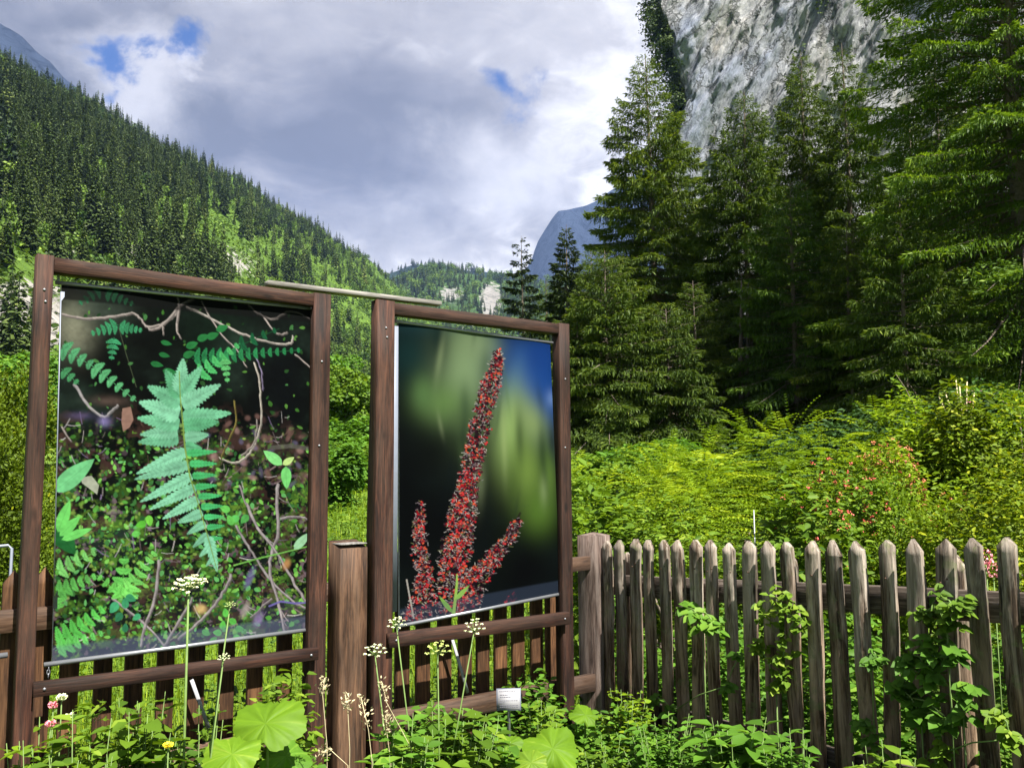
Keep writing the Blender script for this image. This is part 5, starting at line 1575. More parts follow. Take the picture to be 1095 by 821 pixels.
def scatter_meadow():
    # beyond fence A
    n = 90000
    Y = 3.4 + 42 * rng.uniform(0, 1, n) ** 2.0
    px = rng.uniform(-160, 690, n); X = px_t(px) * Y
    dA = (X - CORN.x) * NA.x + (Y - CORN.y) * NA.y
    dB = (X - CORN.x) * NB.x + (Y - CORN.y) * NB.y
    k = (dA > .12) & (dB < 6)
    X, Y = X[k], Y[k]; P = np.stack([X, Y, zg(X, Y) - .01], 1)
    sc = np.clip(Y / 6, .8, 4)
    n = len(P); a = rng.uniform(0, 6.28, n)
    h = (.14 + .02 * sc); w = (.006 * sc)[:, None]
    d = np.stack([np.cos(a), np.sin(a), np.zeros(n)], 1); sv = np.stack([-np.sin(a), np.cos(a), np.zeros(n)], 1)
    h = (h * rng.uniform(.5, 1.3, n))[:, None]; l = h * rng.uniform(.1, .5, (n, 1)); up = np.array([0, 0, 1.0])
    V = np.stack([P - sv * w / 2, P + sv * w / 2, P + up * h * .55 + d * l * .35 - sv * w * .42, P + up * h * .55 + d * l * .35 + sv * w * .42, P + up * h + d * l * 1.1], 1)
    b = (np.arange(n) * 5)[:, None]
    o = mesh_np('meadow_grass', V.reshape(-1, 3), [b + np.array([[0, 1, 3, 2]]), b + np.array([[2, 3, 4]])], GREEN_MEADOW, tint=np.repeat(np.clip(rng.normal(.66, .2, n), 0, 1), 5))
    tag(o, 'bright sunlit grass beyond the brown picket fence', 'grass', kind='stuff')
    # meadow herbs: small leaves
    n = 26000
    Y = 3.3 + 14 * rng.uniform(0, 1, n) ** 1.6; px = rng.uniform(-160, 680, n); X = px_t(px) * Y
    dA = (X - CORN.x) * NA.x + (Y - CORN.y) * NA.y; k = (dA > .10)
    X, Y = X[k], Y[k]; n = len(X)
    P = np.stack([X, Y, zg(X, Y) + rng.uniform(0, .20, n)], 1)
    o = leaves_obj('meadow_herbs', P, rdir(rng, n, -.1, .5), np.array([0, 0, 1.0]) + rng.normal(0, .4, (n, 3)), rng.uniform(.02, .05, n) * np.clip(Y / 5, 1, 3), rng.uniform(.012, .028, n) * np.clip(Y / 5, 1, 3), GREEN_LIME, tint=np.clip(rng.normal(.6, .2, n), 0, 1))
    tag(o, 'low leafy herbs in the meadow beyond the brown picket fence', 'herbs', kind='stuff')
scatter_meadow()

def inside_points(n, dmin, dmax, smin, smax, line):
    s = rng.uniform(smin, smax, n); d = rng.uniform(dmin, dmax, n)
    U_, N_ = (UA, NA) if line == 'A' else (UB, NB)
    X = CORN.x + U_.x * s - N_.x * d; Y = CORN.y + U_.y * s - N_.y * d
    return X, Y

# grass and ground cover on the garden side
X1, Y1 = inside_points(9000, -.15, 1.5, -4.2, -.1, 'A'); X2, Y2 = inside_points(12000, -.2, 1.6, 0, 3.4, 'B')
X = np.r_[X1, X2]; Y = np.r_[Y1, Y2]; k = Y > .9; X, Y = X[k], Y[k]
blades('garden_grass', np.stack([X, Y, zg(X, Y) - .01], 1), .17, .0045, GREEN_LIME, 'green grass at the foot of both fences', tmean=.5)

def cover(name, line, n, smin, smax, dmin, dmax, zmax, Lm, mat, label, t=.5):
    X, Y = inside_points(n, dmin, dmax, smin, smax, line)
    k = Y > .8; X, Y = X[k], Y[k]; n = len(X)
    hmp = zmax * (.55 + .45 * np.sin(X * 7 + 1) * np.cos(Y * 6)) * rng.uniform(0.05, 1, n) ** .7
    P = np.stack([X, Y, zg(X, Y) + hmp], 1)
    L = Lm * rng.uniform(.6, 1.4, n)
    o = leaves_obj(name, P, rdir(rng, n, -.35, .45), np.array([0, 0, 1.0]) + rng.normal(0, .38, (n, 3)), L, L * rng.uniform(.45, .7, n), mat, tint=np.clip(rng.normal(t, .2, n), 0, 1))
    return tag(o, label, 'ground cover', kind='stuff')
cover('undergrowth', 'A', 15000, -4.0, -.05, -.05, .62, .50, .042, GREEN_MID, 'mixed leafy undergrowth at the foot of the banner frames', .55)
cover('undergrowth', 'A', 11000, -4.2, -1.75, .10, .75, .78, .045, GREEN_LIME, 'bright leafy undergrowth below the fern banner', .5)
cover('undergrowth', 'B', 12000, 0, 3.2, -.15, .55, .36, .034, GREEN_MID, 'mixed small-leaved undergrowth along the foot of the grey fence', .5)
cover('undergrowth', 'B', 14000, -.2, 3.4, -.6, -.12, .85, .045, GREEN_MID, 'dark leafy growth close behind the grey fence', .45)
cover('undergrowth', 'A', 2600, -2.0, -.1, -.5, -.08, .6, .045, GREEN_MID, 'leafy growth close behind the fence of the right banner frame', .4)

def rosette_plant(name, label, cx, cy, height, rad, nst, mat, leafL, group=None, per=9, tint=.55, wide=.6, cat='plant', zoff=0, flowers=None):
    """stems from one root, leaves along every stem"""
    z0 = ground_at(cx, cy) + zoff
    root = empty(name, (cx, cy, z0), label, cat, group)
    st = []; P = []; D = []; U = []
    for i in range(nst):
        a = rng.uniform(0, 6.283); r = rad * math.sqrt(rng.uniform(0.02, 1)); hh = height * rng.uniform(.75, 1.12) * (1 - .2 * r / rad)
        tip = Vector((cx + r * math.cos(a), cy + r * math.sin(a), z0 + hh))
        b = Vector((cx + r * .25 * math.cos(a), cy + r * .25 * math.sin(a), z0 - .02))
        mdl = b.lerp(tip, .5) + Vector((math.cos(a), math.sin(a), 0)) * -.05 * r
        pts = [b, mdl, tip]; st.append((pts, [.003, .0025, .0012]))
        for q in range(per):
            f = .25 + .75 * (q + .5) / per
            p = b.lerp(mdl, f * 2) if f < .5 else mdl.lerp(tip, f * 2 - 1)
            for sd2 in (0, 1):
                aa = a + q * 2.4 + sd2 * 3.14 + rng.uniform(-.4, .4)
                P.append(p); D.append((math.cos(aa), math.sin(aa), rng.uniform(-.15, .5))); U.append((rng.normal(0, .25), rng.normal(0, .25), 1))
    n = len(P); L = leafL * rng.uniform(.55, 1.25, n)
    leaves_obj('foliage', np.array([tuple(p) for p in P]), np.array(D), np.array(U), L, L * wide, mat, root, tint=np.clip(rng.normal(tint, .16, n), 0, 1))
    tubes('stem', st, STEM, root, 4)
    return root

# fern-like / lobed foreground plants, placed on the ground in front of the fences
def gA(px, Ydepth): 
    t = px_t(px); return t * Ydepth, Ydepth
fg = [  # px, Y, row of the top, radius, stems, material, leaf, per stem
 ('leafy_plant', 'tall bushy plant with pointed leaves in front of the fern banner', 155, 2.66, 735, .17, 22, GREEN_LIME, .075, 9),
 ('leafy_plant', 'low pale green plant at the foot of the left timber post', 62, 2.5, 772, .16, 16, GREEN_MEADOW, .05, 9),
 ('leafy_plant', 'yellow-green plant filling the bottom left corner by the fence', 102, 2.5, 775, .16, 18, GREEN_LIME, .060, 9),
 ('leafy_plant', 'spreading plant with narrow leaves under the leaning stick', 222, 2.75, 755, .15, 14, GREEN_LIME, .055, 9),
 ('leafy_plant', 'lobed leafy clump left of the white plant label', 472, 3.1, 748, .22, 26, GREEN_LIME, .075, 9),
 ('leafy_plant', 'lobed leafy clump below the right banner frame at its left post', 428, 2.9, 765, .14, 18, GREEN_MID, .065, 9),
 ('leafy_plant', 'dense leafy clump between the lobed clump and the white plant label', 515, 3.3, 765, .15, 18, GREEN_MID, .06, 9),
 ('leafy_plant', 'leafy clump with upright shoots right of the white plant label', 575, 3.6, 748, .13, 16, GREEN_LIME, .055, 9),
 ('leafy_plant', 'small-leaved bush at the foot of the corner post', 662, 3.85, 735, .13, 18, GREEN_MEADOW, .04, 11),
 ('leafy_plant', 'small-leaved bush between the corner post and the broad-leaved shoots', 702, 3.5, 762, .20, 24, GREEN_MID, .042, 9),
 ('broad_leaved_plant', 'dark glossy broad-leaved plant at the foot of the grey fence', 775, 3.25, 752, .15, 12, GREEN_MID, .10, 5),
 ('leafy_plant', 'low leafy plant at the bottom of the grey fence below the raspberry shoots', 838, 2.95, 785, .16, 18, GREEN_MID, .045, 9),
 ('leafy_plant', 'sprawling weed in front of the grey fence, left of the lower right corner', 930, 2.6, 800, .12, 12, GREEN_LIME, .05, 9),
 ('leafy_plant', 'grey-green weed before the lower part of the corner', 640, 3.45, 790, .16, 18, GREEN_LIME, .045, 9),
]
for (nm, lb, px, Y, yt, r_, ns, mt, ll, per) in fg:
    x, y = gA(px, Y)
    rosette_plant(nm, lb, x, y, at(px, yt, Y).z - ground_at(x, y), r_, int(ns * 1.7), mt, ll, per=per + 1)

# big round butterbur leaves
GREEN_BIG = leaf_mat('butterbur_green', (0.05, 0.11, 0.008), (0.115, 0.215, 0.012), .4, third=(0.19, 0.28, 0.03))
def big_leaf(label, px, py, Y, R, tiltx, tilty, seed, mat=GREEN_BIG):
    R = R * .92
    c = at(px, py, Y)
    root = empty('butterbur_leaf', Vector((c.x, c.y, ground_at(c.x, c.y))), label, 'leaf')
    rg = np.random.default_rng(seed)
    na_, nr_ = 72, 9
    V = []; 
    ph = rg.uniform(0, 6.28, 4)
    n = Vector((tiltx, -1 * tilty, 1)).normalized(); e1 = n.orthogonal().normalized(); e1 = Vector((1, 0, -tiltx)).normalized(); e2 = n.cross(e1)
    for i in range(nr_ + 1):
        f = i / nr_
        for k in range(na_):
            a = 2 * math.pi * k / na_
            notch = 1 - .42 * math.exp(-((a - 4.71) / .28) ** 2)
            lob = 1 + .04 * math.sin(7 * a + ph[0]) + .025 * math.sin(23 * a + ph[1]) + .10 * math.sin(3 * a + ph[2]) + .03 * math.sin(31 * a + ph[3])
            r = R * f * (1 + (notch * lob - 1) * f)
            hgt = -.22 * R * f * f + .13 * R * f * f * math.sin(3 * a + ph[3]) + .05 * R * f * math.sin(7 * a + ph[1]) + .04 * R * f * abs(math.sin(4.5 * a)) + .02 * R * f * math.sin(14 * a + f * 4)
            p = c + e1 * r * math.cos(a) + e2 * r * math.sin(a) + n * hgt - Vector(root.location)
            V.append(tuple(p))
    i, j = np.meshgrid(np.arange(nr_), np.arange(na_), indexing='ij')
    q = np.stack([i * na_ + j, (i + 1) * na_ + j, (i + 1) * na_ + (j + 1) % na_, i * na_ + (j + 1) % na_], -1).reshape(-1, 4)
    ang = np.tile(np.arange(na_) / na_ * 2 * np.pi, nr_ + 1)
    tint = .55 + .20 * (np.abs(np.sin(4.5 * ang)) < .12) + .10 * np.sin(ang * 2 + seed) + rg.normal(0, .05, len(V))
    o = mesh_np('leaf_blade', V, q, mat, root, tint=tint, smooth=True)
    tubes('leaf_stalk', [([c - n * .005, c + Vector((0, .03, -.10)), Vector((c.x, c.y + .04, ground_at(c.x, c.y) - .02))], [.004, .005, .007])], STEM, root, 6)
big_leaf('large bright round leaf with wavy edge in front of the fence under the fern banner', 284, 773, 2.75, .125, -.15, .75, 1)
big_leaf('large bright leaf lower left of the biggest round leaf, at the bottom edge', 248, 806, 2.6, .09, .1, .6, 2)
big_leaf('dark round leaf hanging under the biggest round leaf', 306, 808, 2.85, .09, .1, .35, 6, GREEN_MID)
big_leaf('broad bright leaf in front of the right frame, right of the white label', 591, 800, 3.35, .12, .12, .7, 3)
big_leaf('pale bright leaf just below the white plant label', 542, 797, 3.35, .065, 0, .8, 4)
big_leaf('single butterbur leaf raised against the corner post', 626, 764, 3.9, .075, .25, .5, 5)
big_leaf('pale grey-green leaf at the bottom edge beside the broad bright leaf', 568, 815, 3.2, .07, 0, .7, 7, GREEN_LIME)

# cow parsley like umbels
def umbel(label, px, py, Y, R0_, base_px, nray=16, col=(.62, .66, .40), flat=True, group=None, thick=.0028, face=.0):
    R = R0_ * .82; c = at(px, py, Y); bx = px_t(base_px) * Y
    root = empty('umbel_flower', Vector((bx, Y, ground_at(bx, Y))), label, 'flower', group)
    b = Vector((bx, Y, ground_at(bx, Y)))
    neck = c - Vector((0, 0, R * .55))
    mid = b.lerp(neck, .55) + Vector((.01, 0, 0))
    tubes('stem', [([b, mid, neck], [thick * 1.3, thick, thick * .8])], STEM, root, 6)
    rays = []; P = []; D = []; U = []
    rg = np.random.default_rng(int(px * 7 + py)); tilt = rg.uniform(.35, .75)
    for i in range(nray):
        a = i * 2.399; r = R * math.sqrt((i + .7) / nray)
        tx, ty, tz = r * math.cos(a), r * math.sin(a), -R * .28 * (r / R) ** 2 + rg.uniform(-.06, .06) * R
        ct, st_ = math.cos(tilt), math.sin(tilt)
        tip = c + Vector((tx, ty * ct - tz * st_ * 1.0, ty * st_ + tz * ct))
        rays.append(([neck, neck.lerp(tip, .6) + Vector((0, 0, -.01 * R)), tip], [.0011, .0009, .0007]))
        for q in range(16):
            dd = Vector(rdir(rg, 1, .0, 1)[0]); rr_ = R * .125
            P.append(tip + Vector((dd.x * rr_, dd.y * rr_, dd.z * rr_ * .6))); D.append(tuple(rdir(rg, 1, -.3, .3)[0])); U.append((dd.x, dd.y, dd.z + .8))
    tubes('umbel_rays', rays, STEM, root, 4)
    key = 'umbel_white_%d' % int(col[0] * 100)
    m = bpy.data.materials.get(key) or simple_mat(key, col, .7, 0, .12)
    n = len(P)
    leaves_obj('florets', np.array([tuple(p) for p in P]) - np.array([0, 0, 0.]), np.array(D), np.array(U), R * .13, R * .12, m, root)
    return root, b, neck
u1, b_, nk = umbel('largest cream umbel on a thick stem in front of the fern banner', 202, 620, 2.62, .062, 200, 24, (.70, .70, .42), thick=.0042)
P = []; 
for (px, py, Y, R, bx, lb, cc) in ((246, 645, 2.62, .020, 202, 'small green umbel right of the largest umbel', (.35, .45, .15)), (239, 701, 2.6, .022, 205, 'little white umbel below the fern banner', (.66, .70, .42)),
                                   (401, 693, 2.95, .048, 432, 'pale white umbel against the gate post', (.66, .68, .50)), (424, 664, 3.0, .040, 455, 'white umbel at the bottom left corner of the flower banner', (.66, .68, .50)),                                    (468, 691, 3.0, .052, 466, 'yellow-green umbel hanging over the lower bar of the right frame', (.45, .52, .14)), (507, 668, 3.05, .045, 450, 'cream umbel over the lower bar right of the yellow-green one', (.66, .66, .42)), ):
    umbel(lb, px, py, Y, R, bx, 14, cc)

# grass seed heads
def seedhead(label, pts_px, Y):
    pts = [at(x, y, Y) for x, y in pts_px]
    b = pts[-1]; b = Vector((b.x, b.y, ground_at(b.x, b.y)))
    root = empty('grass_stalk', b, label, 'grass stalk')
    tubes('stalk', [(pts + [b], .0013)], STEM_DRY, root, 4)
    P = []; n = 46
    for k in range(n):
        f = rng.uniform(0, .9); i = min(int(f * (len(pts) - 1)), len(pts) - 2) if len(pts) > 2 else 0
        P.append(np.array(pts[0].lerp(pts[1], rng.uniform(0, 1))) + rng.normal(0, .008, 3))
    m = STEM_DRY
    leaves_obj('seeds', np.array(P), rdir(rng, n, .2, 1), rdir(rng, n), .014, .005, m, root, kite=True)
for lb, pts in (('dry grass seed head in front of the gate post', [(369, 742), (372, 760), (374, 800)]), ('dry grass stalk right of the gate post foot', [(386, 745), (394, 780), (398, 815)]), ('dry grass stalk before the left post of the right frame', [(408, 728), (413, 750), (440, 800)]),
                ('dry grass seed head at the foot of the right frame left post', [(412, 760), (414, 785), (418, 815)]), ('drooping dry seed head near the left gate post bottom', [(340, 808), (352, 800), (372, 818)]), ('dry seed head left of the gate post, against the frame post', [(347, 725), (345, 742), (350, 800)])):
    seedhead(lb, pts, 2.7 if pts[0][0] < 400 else 2.9)

# ---- raspberry shoots growing through the grey fence
def bramble(label, blobs, n_per, Y0, leafL, mat=GREEN_MID, tint=.6, off=.06):
    P = []; D = []; U = []; st = []
    pr = None
    for (px, py, rpx) in blobs:
        s, z = hitline(px, py, CORN - NB * off, UB)
        c = PB(s, z, off); r = rpx / F * c.y
        if pr is None: pr = c
        st.append(([Vector((pr.x, pr.y, pr.z)), pr.lerp(c, .5) + Vector((0, -.01, .02)), c], .0025)); pr = c
        for i in range(n_per):
            d = rdir(rng, 1)[0] * r * rng.uniform(.2, 1) ** .6
            p = c + Vector((d[0], d[1] * .35, d[2]))
            a = rng.uniform(0, 6.28)
            for q in (-.9, 0, .9):
                P.append(tuple(p)); D.append((math.cos(a + q) * .8, math.sin(a + q) * .5 - .35, rng.uniform(-.5, .15))); U.append((rng.normal(0, .25), -.55 + rng.normal(0, .25), 1))
    c0 = Vector(P[0]); g0 = ground_at(c0.x, c0.y)
    root = empty('raspberry_shoot', Vector((c0.x, c0.y, g0)), label, 'plant')
    lowest = min(st, key=lambda q: q[0][2].z)[0][2]
    st.append(([Vector((lowest.x, lowest.y, g0 - .02)), lowest], .003))
    n = len(P); L = leafL * rng.uniform(.6, 1.25, n)
    leaves_obj('foliage', np.array(P), np.array(D), np.array(U), L, L * .66, mat, root, tint=np.clip(rng.normal(tint, .16, n), 0, 1))
    tubes('stem', st, STEM, root, 5)
bramble('three-leaved green shoot high between the pickets near the corner post', [(730, 648, 9), (752, 664, 7), (765, 666, 11), (744, 654, 6)], 5, 3.6, .060, GREEN_MID, .62)
bramble('pale leafy shoot climbing the middle pickets of the grey fence', [(836, 640, 18), (820, 655, 16), (850, 660, 18), (840, 690, 20), (835, 715, 16), (830, 735, 8), (812, 690, 10)], 13, 3.0, .036, GREEN_LIME, .62)
bramble('leafy shoot over the rail at the right part of the grey fence', [(1005, 640, 16), (1022, 655, 18), (985, 655, 12), (1030, 645, 14), (1012, 662, 12)], 11, 2.7, .040, GREEN_LIME, .55)
bramble('raspberry shoot with broad leaves low at the right pickets', [(975, 700, 16), (990, 715, 18), (1000, 735, 20), (970, 745, 16), (1010, 765, 14), (985, 765, 14), (960, 735, 12), (1020, 700, 12), (1000, 690, 12)], 9, 2.7, .056, GREEN_MID, .62)
bramble('small shoot beside the picket near the right lower edge', [(1035, 735, 10), (1040, 755, 10), (1030, 765, 8)], 4, 2.7, .055, GREEN_MID, .58)
bramble('slim upright shoot between pickets below the right corner', [(925, 775, 10), (935, 795, 12), (930, 700, 8), (938, 705, 8)], 6, 2.7, .045, GREEN_MID, .6)
bramble('yellow-green shoot at the bottom right corner of the photo', [(1070, 765, 10), (1080, 790, 12), (1000, 808, 12), (1010, 800, 8)], 6, 2.7, .045, GREEN_LIME, .6)
bramble('few single leaves between the pickets right of the corner', [(790, 703, 6), (777, 733, 5), (720, 760, 8), (700, 745, 8)], 4, 2.7, .045, GREEN_MID, .6)

# ------------------------------------------------------------------ hedge and shrubs beyond the grey fence
def shrub(name, label, px, Y, ytop, rx, ry, n, leafL, mat, seed, style='mound', tint=.5, wide=.55, flowers=None, group=None, kite=False, low=0.0):
    rg = np.random.default_rng(seed)
    top = at(px, ytop, Y)
    z0 = ground_at(top.x, top.y); H = max(.3, top.z - z0)
    root = empty(name, Vector((top.x, top.y, z0)), label, 'shrub', group)
    c = np.array([top.x, top.y, z0])
    nb = 16
    bc = np.stack([rg.uniform(-.75, .75, nb) * rx, rg.uniform(-.7, .7, nb) * ry, rg.uniform(.15, .80, nb) * H], 1)
    rr = np.hypot(bc[:, 0] / rx, bc[:, 1] / ry); bc[:, 2] *= (1 - .35 * rr ** 2)
    br_ = rg.uniform(.24, .42, nb)
    b = rg.integers(0, nb, n)
    d = rdir(rg, n, -.55, 1)
    rad = br_[b] * rg.uniform(.72, 1.06, n)
    P = c + bc[b] + d * np.stack([rad * rx, rad * ry, rad * min(H, 2.0) * .8], 1)
    P[:, 2] = z0 + (P[:, 2] - z0) * H / np.percentile(P[:, 2] - z0, 98.5)
    P[:, 2] = np.maximum(P[:, 2], z0 + .02)
    if style == 'spray':      # horizontally layered pinnate sprays
        leafL = leafL * 1.4; n = int(n * .75); ns = n // 16
        P0 = P[:ns]; d0 = d[:ns].copy(); d0[:, 2] = np.abs(d0[:, 2]) * .35 + .05; d0 = norm(d0)
        sl_ = leafL * rg.uniform(3.5, 6, ns)
        f = np.repeat(np.linspace(.12, 1, 8), 2)[None, :, None]
        sgn = np.tile([1, -1], 8)[None, :, None]
        sv = norm(np.cross(d0, np.array([0, 0, 1.0])))
        P = P0[:, None] + d0[:, None] * sl_[:, None, None] * f - np.array([0, 0, 1.0]) * (sl_[:, None, None] * f * f * .25)
        D = d0[:, None] * .55 + sv[:, None] * sgn * .9 + np.array([0, 0, -.12])
        L = leafL * (1.15 - .55 * f[..., 0]) * rg.uniform(.8, 1.2, (ns, 1))
        P = P.reshape(-1, 3); D = D.reshape(-1, 3); L = np.broadcast_to(L, (ns, 16)).reshape(-1); n = len(P)
        U = np.array([0, 0, 1.0]) + rg.normal(0, .25, (n, 3)); t_ = np.repeat(np.clip(rg.normal(tint, .24, ns), 0, 1), 16)
    elif style == 'heath':
        P = np.repeat(P, 2, 0) + rg.normal(0, .02, (2 * n, 3)); d = np.repeat(d, 2, 0); n = 2 * n; leafL = leafL * .62; wide = .55
        D = d * .6 + np.array([0, 0, .45]) + rg.normal(0, .6, (n, 3)); U = d + np.array([0, 0, .4]) + rg.normal(0, .4, (n, 3)); L = leafL * rg.uniform(.6, 1.4, n); t_ = np.clip(rg.normal(tint, .18, n), 0, 1)
    else:
        D = d * .6 + rdir(rg, n, -.5, .3); U = np.array([0, 0, .8]) + d * .6 + rg.normal(0, .3, (n, 3)); L = leafL * rg.uniform(.6, 1.35, n); t_ = np.clip(rg.normal(tint, .18, n), 0, 1)
    leaves_obj('foliage', P, D, U, L, L * wide, mat, root, tint=t_, kite=kite)
    st = []
    for k in range(7):
        q = bc[rg.integers(0, nb)] + c
        st.append(([Vector((c[0], c[1], z0 - .03)), Vector(tuple((c * .45 + q * .55))), Vector(tuple(q))], [.018, .012, .005]))
    tubes('branches', st, BARK, root, 5)
    if flowers:
        nf, fs, fm, lo, hi = flowers
        nf = nf * 2; sc_ = (P[:, 2] - z0) / H - .9 * (P[:, 1] - c[1]) / ry + rg.normal(0, .25, len(P))
        cand = np.argsort(-sc_)[:max(nf * 6, len(P) // 7)]
        PP = P[rg.choice(cand, nf)] + np.array([0, -.02, .02])
        PP = np.repeat(PP, 9, 0) + rg.normal(0, fs * .5, (nf * 9, 3))
        fo = leaves_obj('blossom', PP, rdir(rg, len(PP)), rdir(rg, len(PP), 0, 1), fs, fs * .8, fm, root); fo['kind'] = 'stuff'
    return root

RUST = simple_mat('rusty_leaf_tip', (0.42, 0.13, 0.05), .6, 0, .3, 40)
RED = simple_mat('red_blossom', (0.50, 0.07, 0.06), .6, 0, .3, 40)
PINK = simple_mat('pink_blossom', (0.72, 0.25, 0.30), .6, 0, .2, 40)
ORANGE = simple_mat('orange_blossom', (0.75, 0.34, 0.03), .6, 0, .3, 40)
YELLOW = simple_mat('yellow_blossom', (0.8, 0.62, 0.03), .6, 0, .2, 40)
H_ = [
 ('leafy_shrub', 'bright broad-leaved shrub just behind the corner post', 632, 5.9, 520, .42, .5, 1500, .085, GREEN_LIME, 'mound', .55, .55, None),
 ('goldenrod_shrub', 'yellow-green feathery shrub behind the left end of the grey fence', 690, 6.6, 525, .8, .6, 11000, .045, GREEN_MEADOW, 'spray', .72, .30, None),
 ('goldenrod_shrub', 'high yellow-green feathery shrub over the third of the grey fence', 757, 7.6, 498, .9, .7, 13000, .050, GREEN_MEADOW, 'spray', .70, .32, None),
 ('goldenrod_shrub', 'feathery sunlit shrub reaching up before the dark bare trunk', 845, 8.2, 462, 1.0, .8, 14000, .052, GREEN_MEADOW, 'spray', .68, .34, None),
 ('goldenrod_shrub', 'feathery sunlit shrub left of the pink-flowered bush', 905, 8.4, 460, .9, .8, 12000, .052, GREEN_MEADOW, 'spray', .62, .34, None),
 ('flowering_shrub', 'dense shrub dotted with red blossoms behind the middle of the fence', 900, 5.6, 512, .55, .5, 6500, .046, GREEN_LIME, 'mound', .58, .5, (60, .012, RED, 0, 1)),
 ('flowering_shrub', 'rusty-tipped shrub with coral blossoms under the climbing sapling', 948, 6.4, 484, .62, .5, 7500, .045, GREEN_MEADOW, 'mound', .55, .5, (190, .013, RUST, 0, 1)),
 ('rounded_shrub', 'rounded yellow-green bush at the upper right of the fence', 1035, 7.2, 434, 1.0, .8, 13000, .066, GREEN_MEADOW, 'mound', .52, .42, None),
 ('rounded_shrub', 'second rounded yellow-green bush cut by the right edge', 1112, 6.6, 426, .9, .8, 11000, .064, GREEN_YEL, 'mound', .66, .42, None),
 ('rounded_shrub', 'low mossy bush behind the right end of the grey fence', 1068, 5.0, 506, .7, .55, 9000, .044, GREEN_YEL, 'mound', .70, .40, None),
 ('heath_shrub', 'pale sunlit tuft of fine leaves between the red-flowered shrub and the mossy bush', 985, 5.4, 532, .5, .45, 7000, .040, GREEN_MEADOW, 'heath', .70, .35, None),
 ('leafy_shrub', 'shrub with drooping pale leaves right behind the middle pickets', 848, 5.2, 528, .38, .4, 1500, .075, GREEN_LIME, 'mound', .55, .5, None),
 ('leafy_shrub', 'low bright shrub behind the pickets right of the corner post', 735, 5.6, 545, .6, .45, 4000, .05, GREEN_LIME, 'mound', .65, .5, None),
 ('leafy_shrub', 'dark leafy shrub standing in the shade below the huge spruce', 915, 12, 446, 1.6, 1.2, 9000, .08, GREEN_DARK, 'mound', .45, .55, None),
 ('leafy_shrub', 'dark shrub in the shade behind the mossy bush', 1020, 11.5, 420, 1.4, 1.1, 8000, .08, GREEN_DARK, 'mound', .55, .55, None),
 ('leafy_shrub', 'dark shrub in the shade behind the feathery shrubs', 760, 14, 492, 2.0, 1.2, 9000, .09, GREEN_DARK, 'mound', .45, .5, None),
 ('goldenrod_shrub', 'yellow-green feathery growth at the foot of the low dense spruce', 668, 10.5, 512, 1.3, .9, 12000, .06, GREEN_MEADOW, 'spray', .72, .32, None),
 ('goldenrod_shrub', 'broad yellow-green feathery growth below the tall pointed spruce', 745, 10.5, 488, 1.3, .9, 12000, .06, GREEN_MEADOW, 'spray', .72, .32, None),
 ('leafy_shrub', 'bright shrub at the meadow edge just right of the flower banner', 622, 9.0, 505, .7, .7, 5000, .07, GREEN_LIME, 'mound', .5, .5, None),
 ('leafy_shrub', 'bright leafy shrub at the foot of the mid-sized spruce', 640, 12.0, 484, 1.6, 1.0, 9000, .09, GREEN_LIME, 'mound', .5, .5, None),
 ('leafy_shrub', 'mid-green shrub hiding the foot of the young dense spruce', 712, 13.0, 478, 1.5, 1.0, 9000, .09, GREEN_MID, 'mound', .55, .5, None),
 ('juniper_bush', 'dark yellow-green juniper left of the fern banner', 8, 7.0, 402, .62, .6, 22000, .045, GREEN_YEL, 'heath', .48, .40, None),
 ('juniper_bush', 'lower juniper beyond the left picket fence', -70, 6.2, 430, .8, .6, 12000, .045, GREEN_YEL, 'heath', .48, .40, None),
 ('leafy_shrub', 'bright bush seen between the two banner frames', 372, 22, 452, 1.5, 1.4, 9000, .14, GREEN_MID, 'mound', .62, .6, None),
 ('leafy_shrub', 'round dark green bush between the frames above the sunny meadow', 358, 17, 470, .9, .9, 6000, .11, GREEN_MID, 'mound', .42, .6, None),
 ('leafy_shrub', 'light shrub at the edge of the sunny meadow behind the gate post', 396, 20, 475, 1.1, 1.0, 6000, .12, GREEN_LIME, 'mound', .5, .6, None),
]
for i, (nm, lb, px, Y, yt, rx, ry, n_, ll, mt, stl, tn, wd, fl) in enumerate(H_):
    shrub(nm, lb, px, Y, yt, rx, ry, n_, ll, mt, 500 + i, stl, tn, wd, fl)

# climbing sapling and reeds above the hedge
def sapling(label, pts_px, Y, leafL, per, mat):
    pts = [at(x, y, Y) for x, y in pts_px]
    b = pts[0]; b = Vector((b.x, b.y, ground_at(b.x, b.y)))
    root = empty('sapling', b, label, 'sapling')
    tubes('stem', [([b] + pts, np.linspace(.012, .003, len(pts) + 1))], BARK, root, 5)
    P = []; D = []
    for i in range(len(pts) - 1):
        for k in range(per):
            p = pts[i].lerp(pts[i + 1], rng.uniform(0, 1)); a = rng.uniform(0, 6.28)
            for q in range(3):
                P.append(tuple(p + Vector((math.cos(a), math.sin(a), .2)) * leafL * q * 1.1)); D.append((math.cos(a + q), math.sin(a + q), rng.uniform(-.5, .3)))
    n = len(P)
    leaves_obj('foliage', np.array(P), np.array(D), np.array([[0, -.3, 1.0]]) + rng.normal(0, .3, (n, 3)), leafL * rng.uniform(.7, 1.2, n), leafL * .6, mat, root, tint=np.clip(rng.normal(.6, .15, n), 0, 1))
sapling('thin sapling with light leaves rising above the flowering shrubs', [(984, 480), (982, 455), (978, 435), (968, 415), (958, 400)], 8.6, .065, 9, GREEN_LIME)
sapling('arching leafy shoot over the mossy bush at the right', [(1090, 440), (1070, 428), (1050, 418), (1030, 418), (1012, 420)], 8.6, .05, 9, GREEN_MID)
rd = empty('reed_stalks', at(1025, 470, 8.0), 'thin pale reed stalks sticking up above the mossy bush', 'reeds')
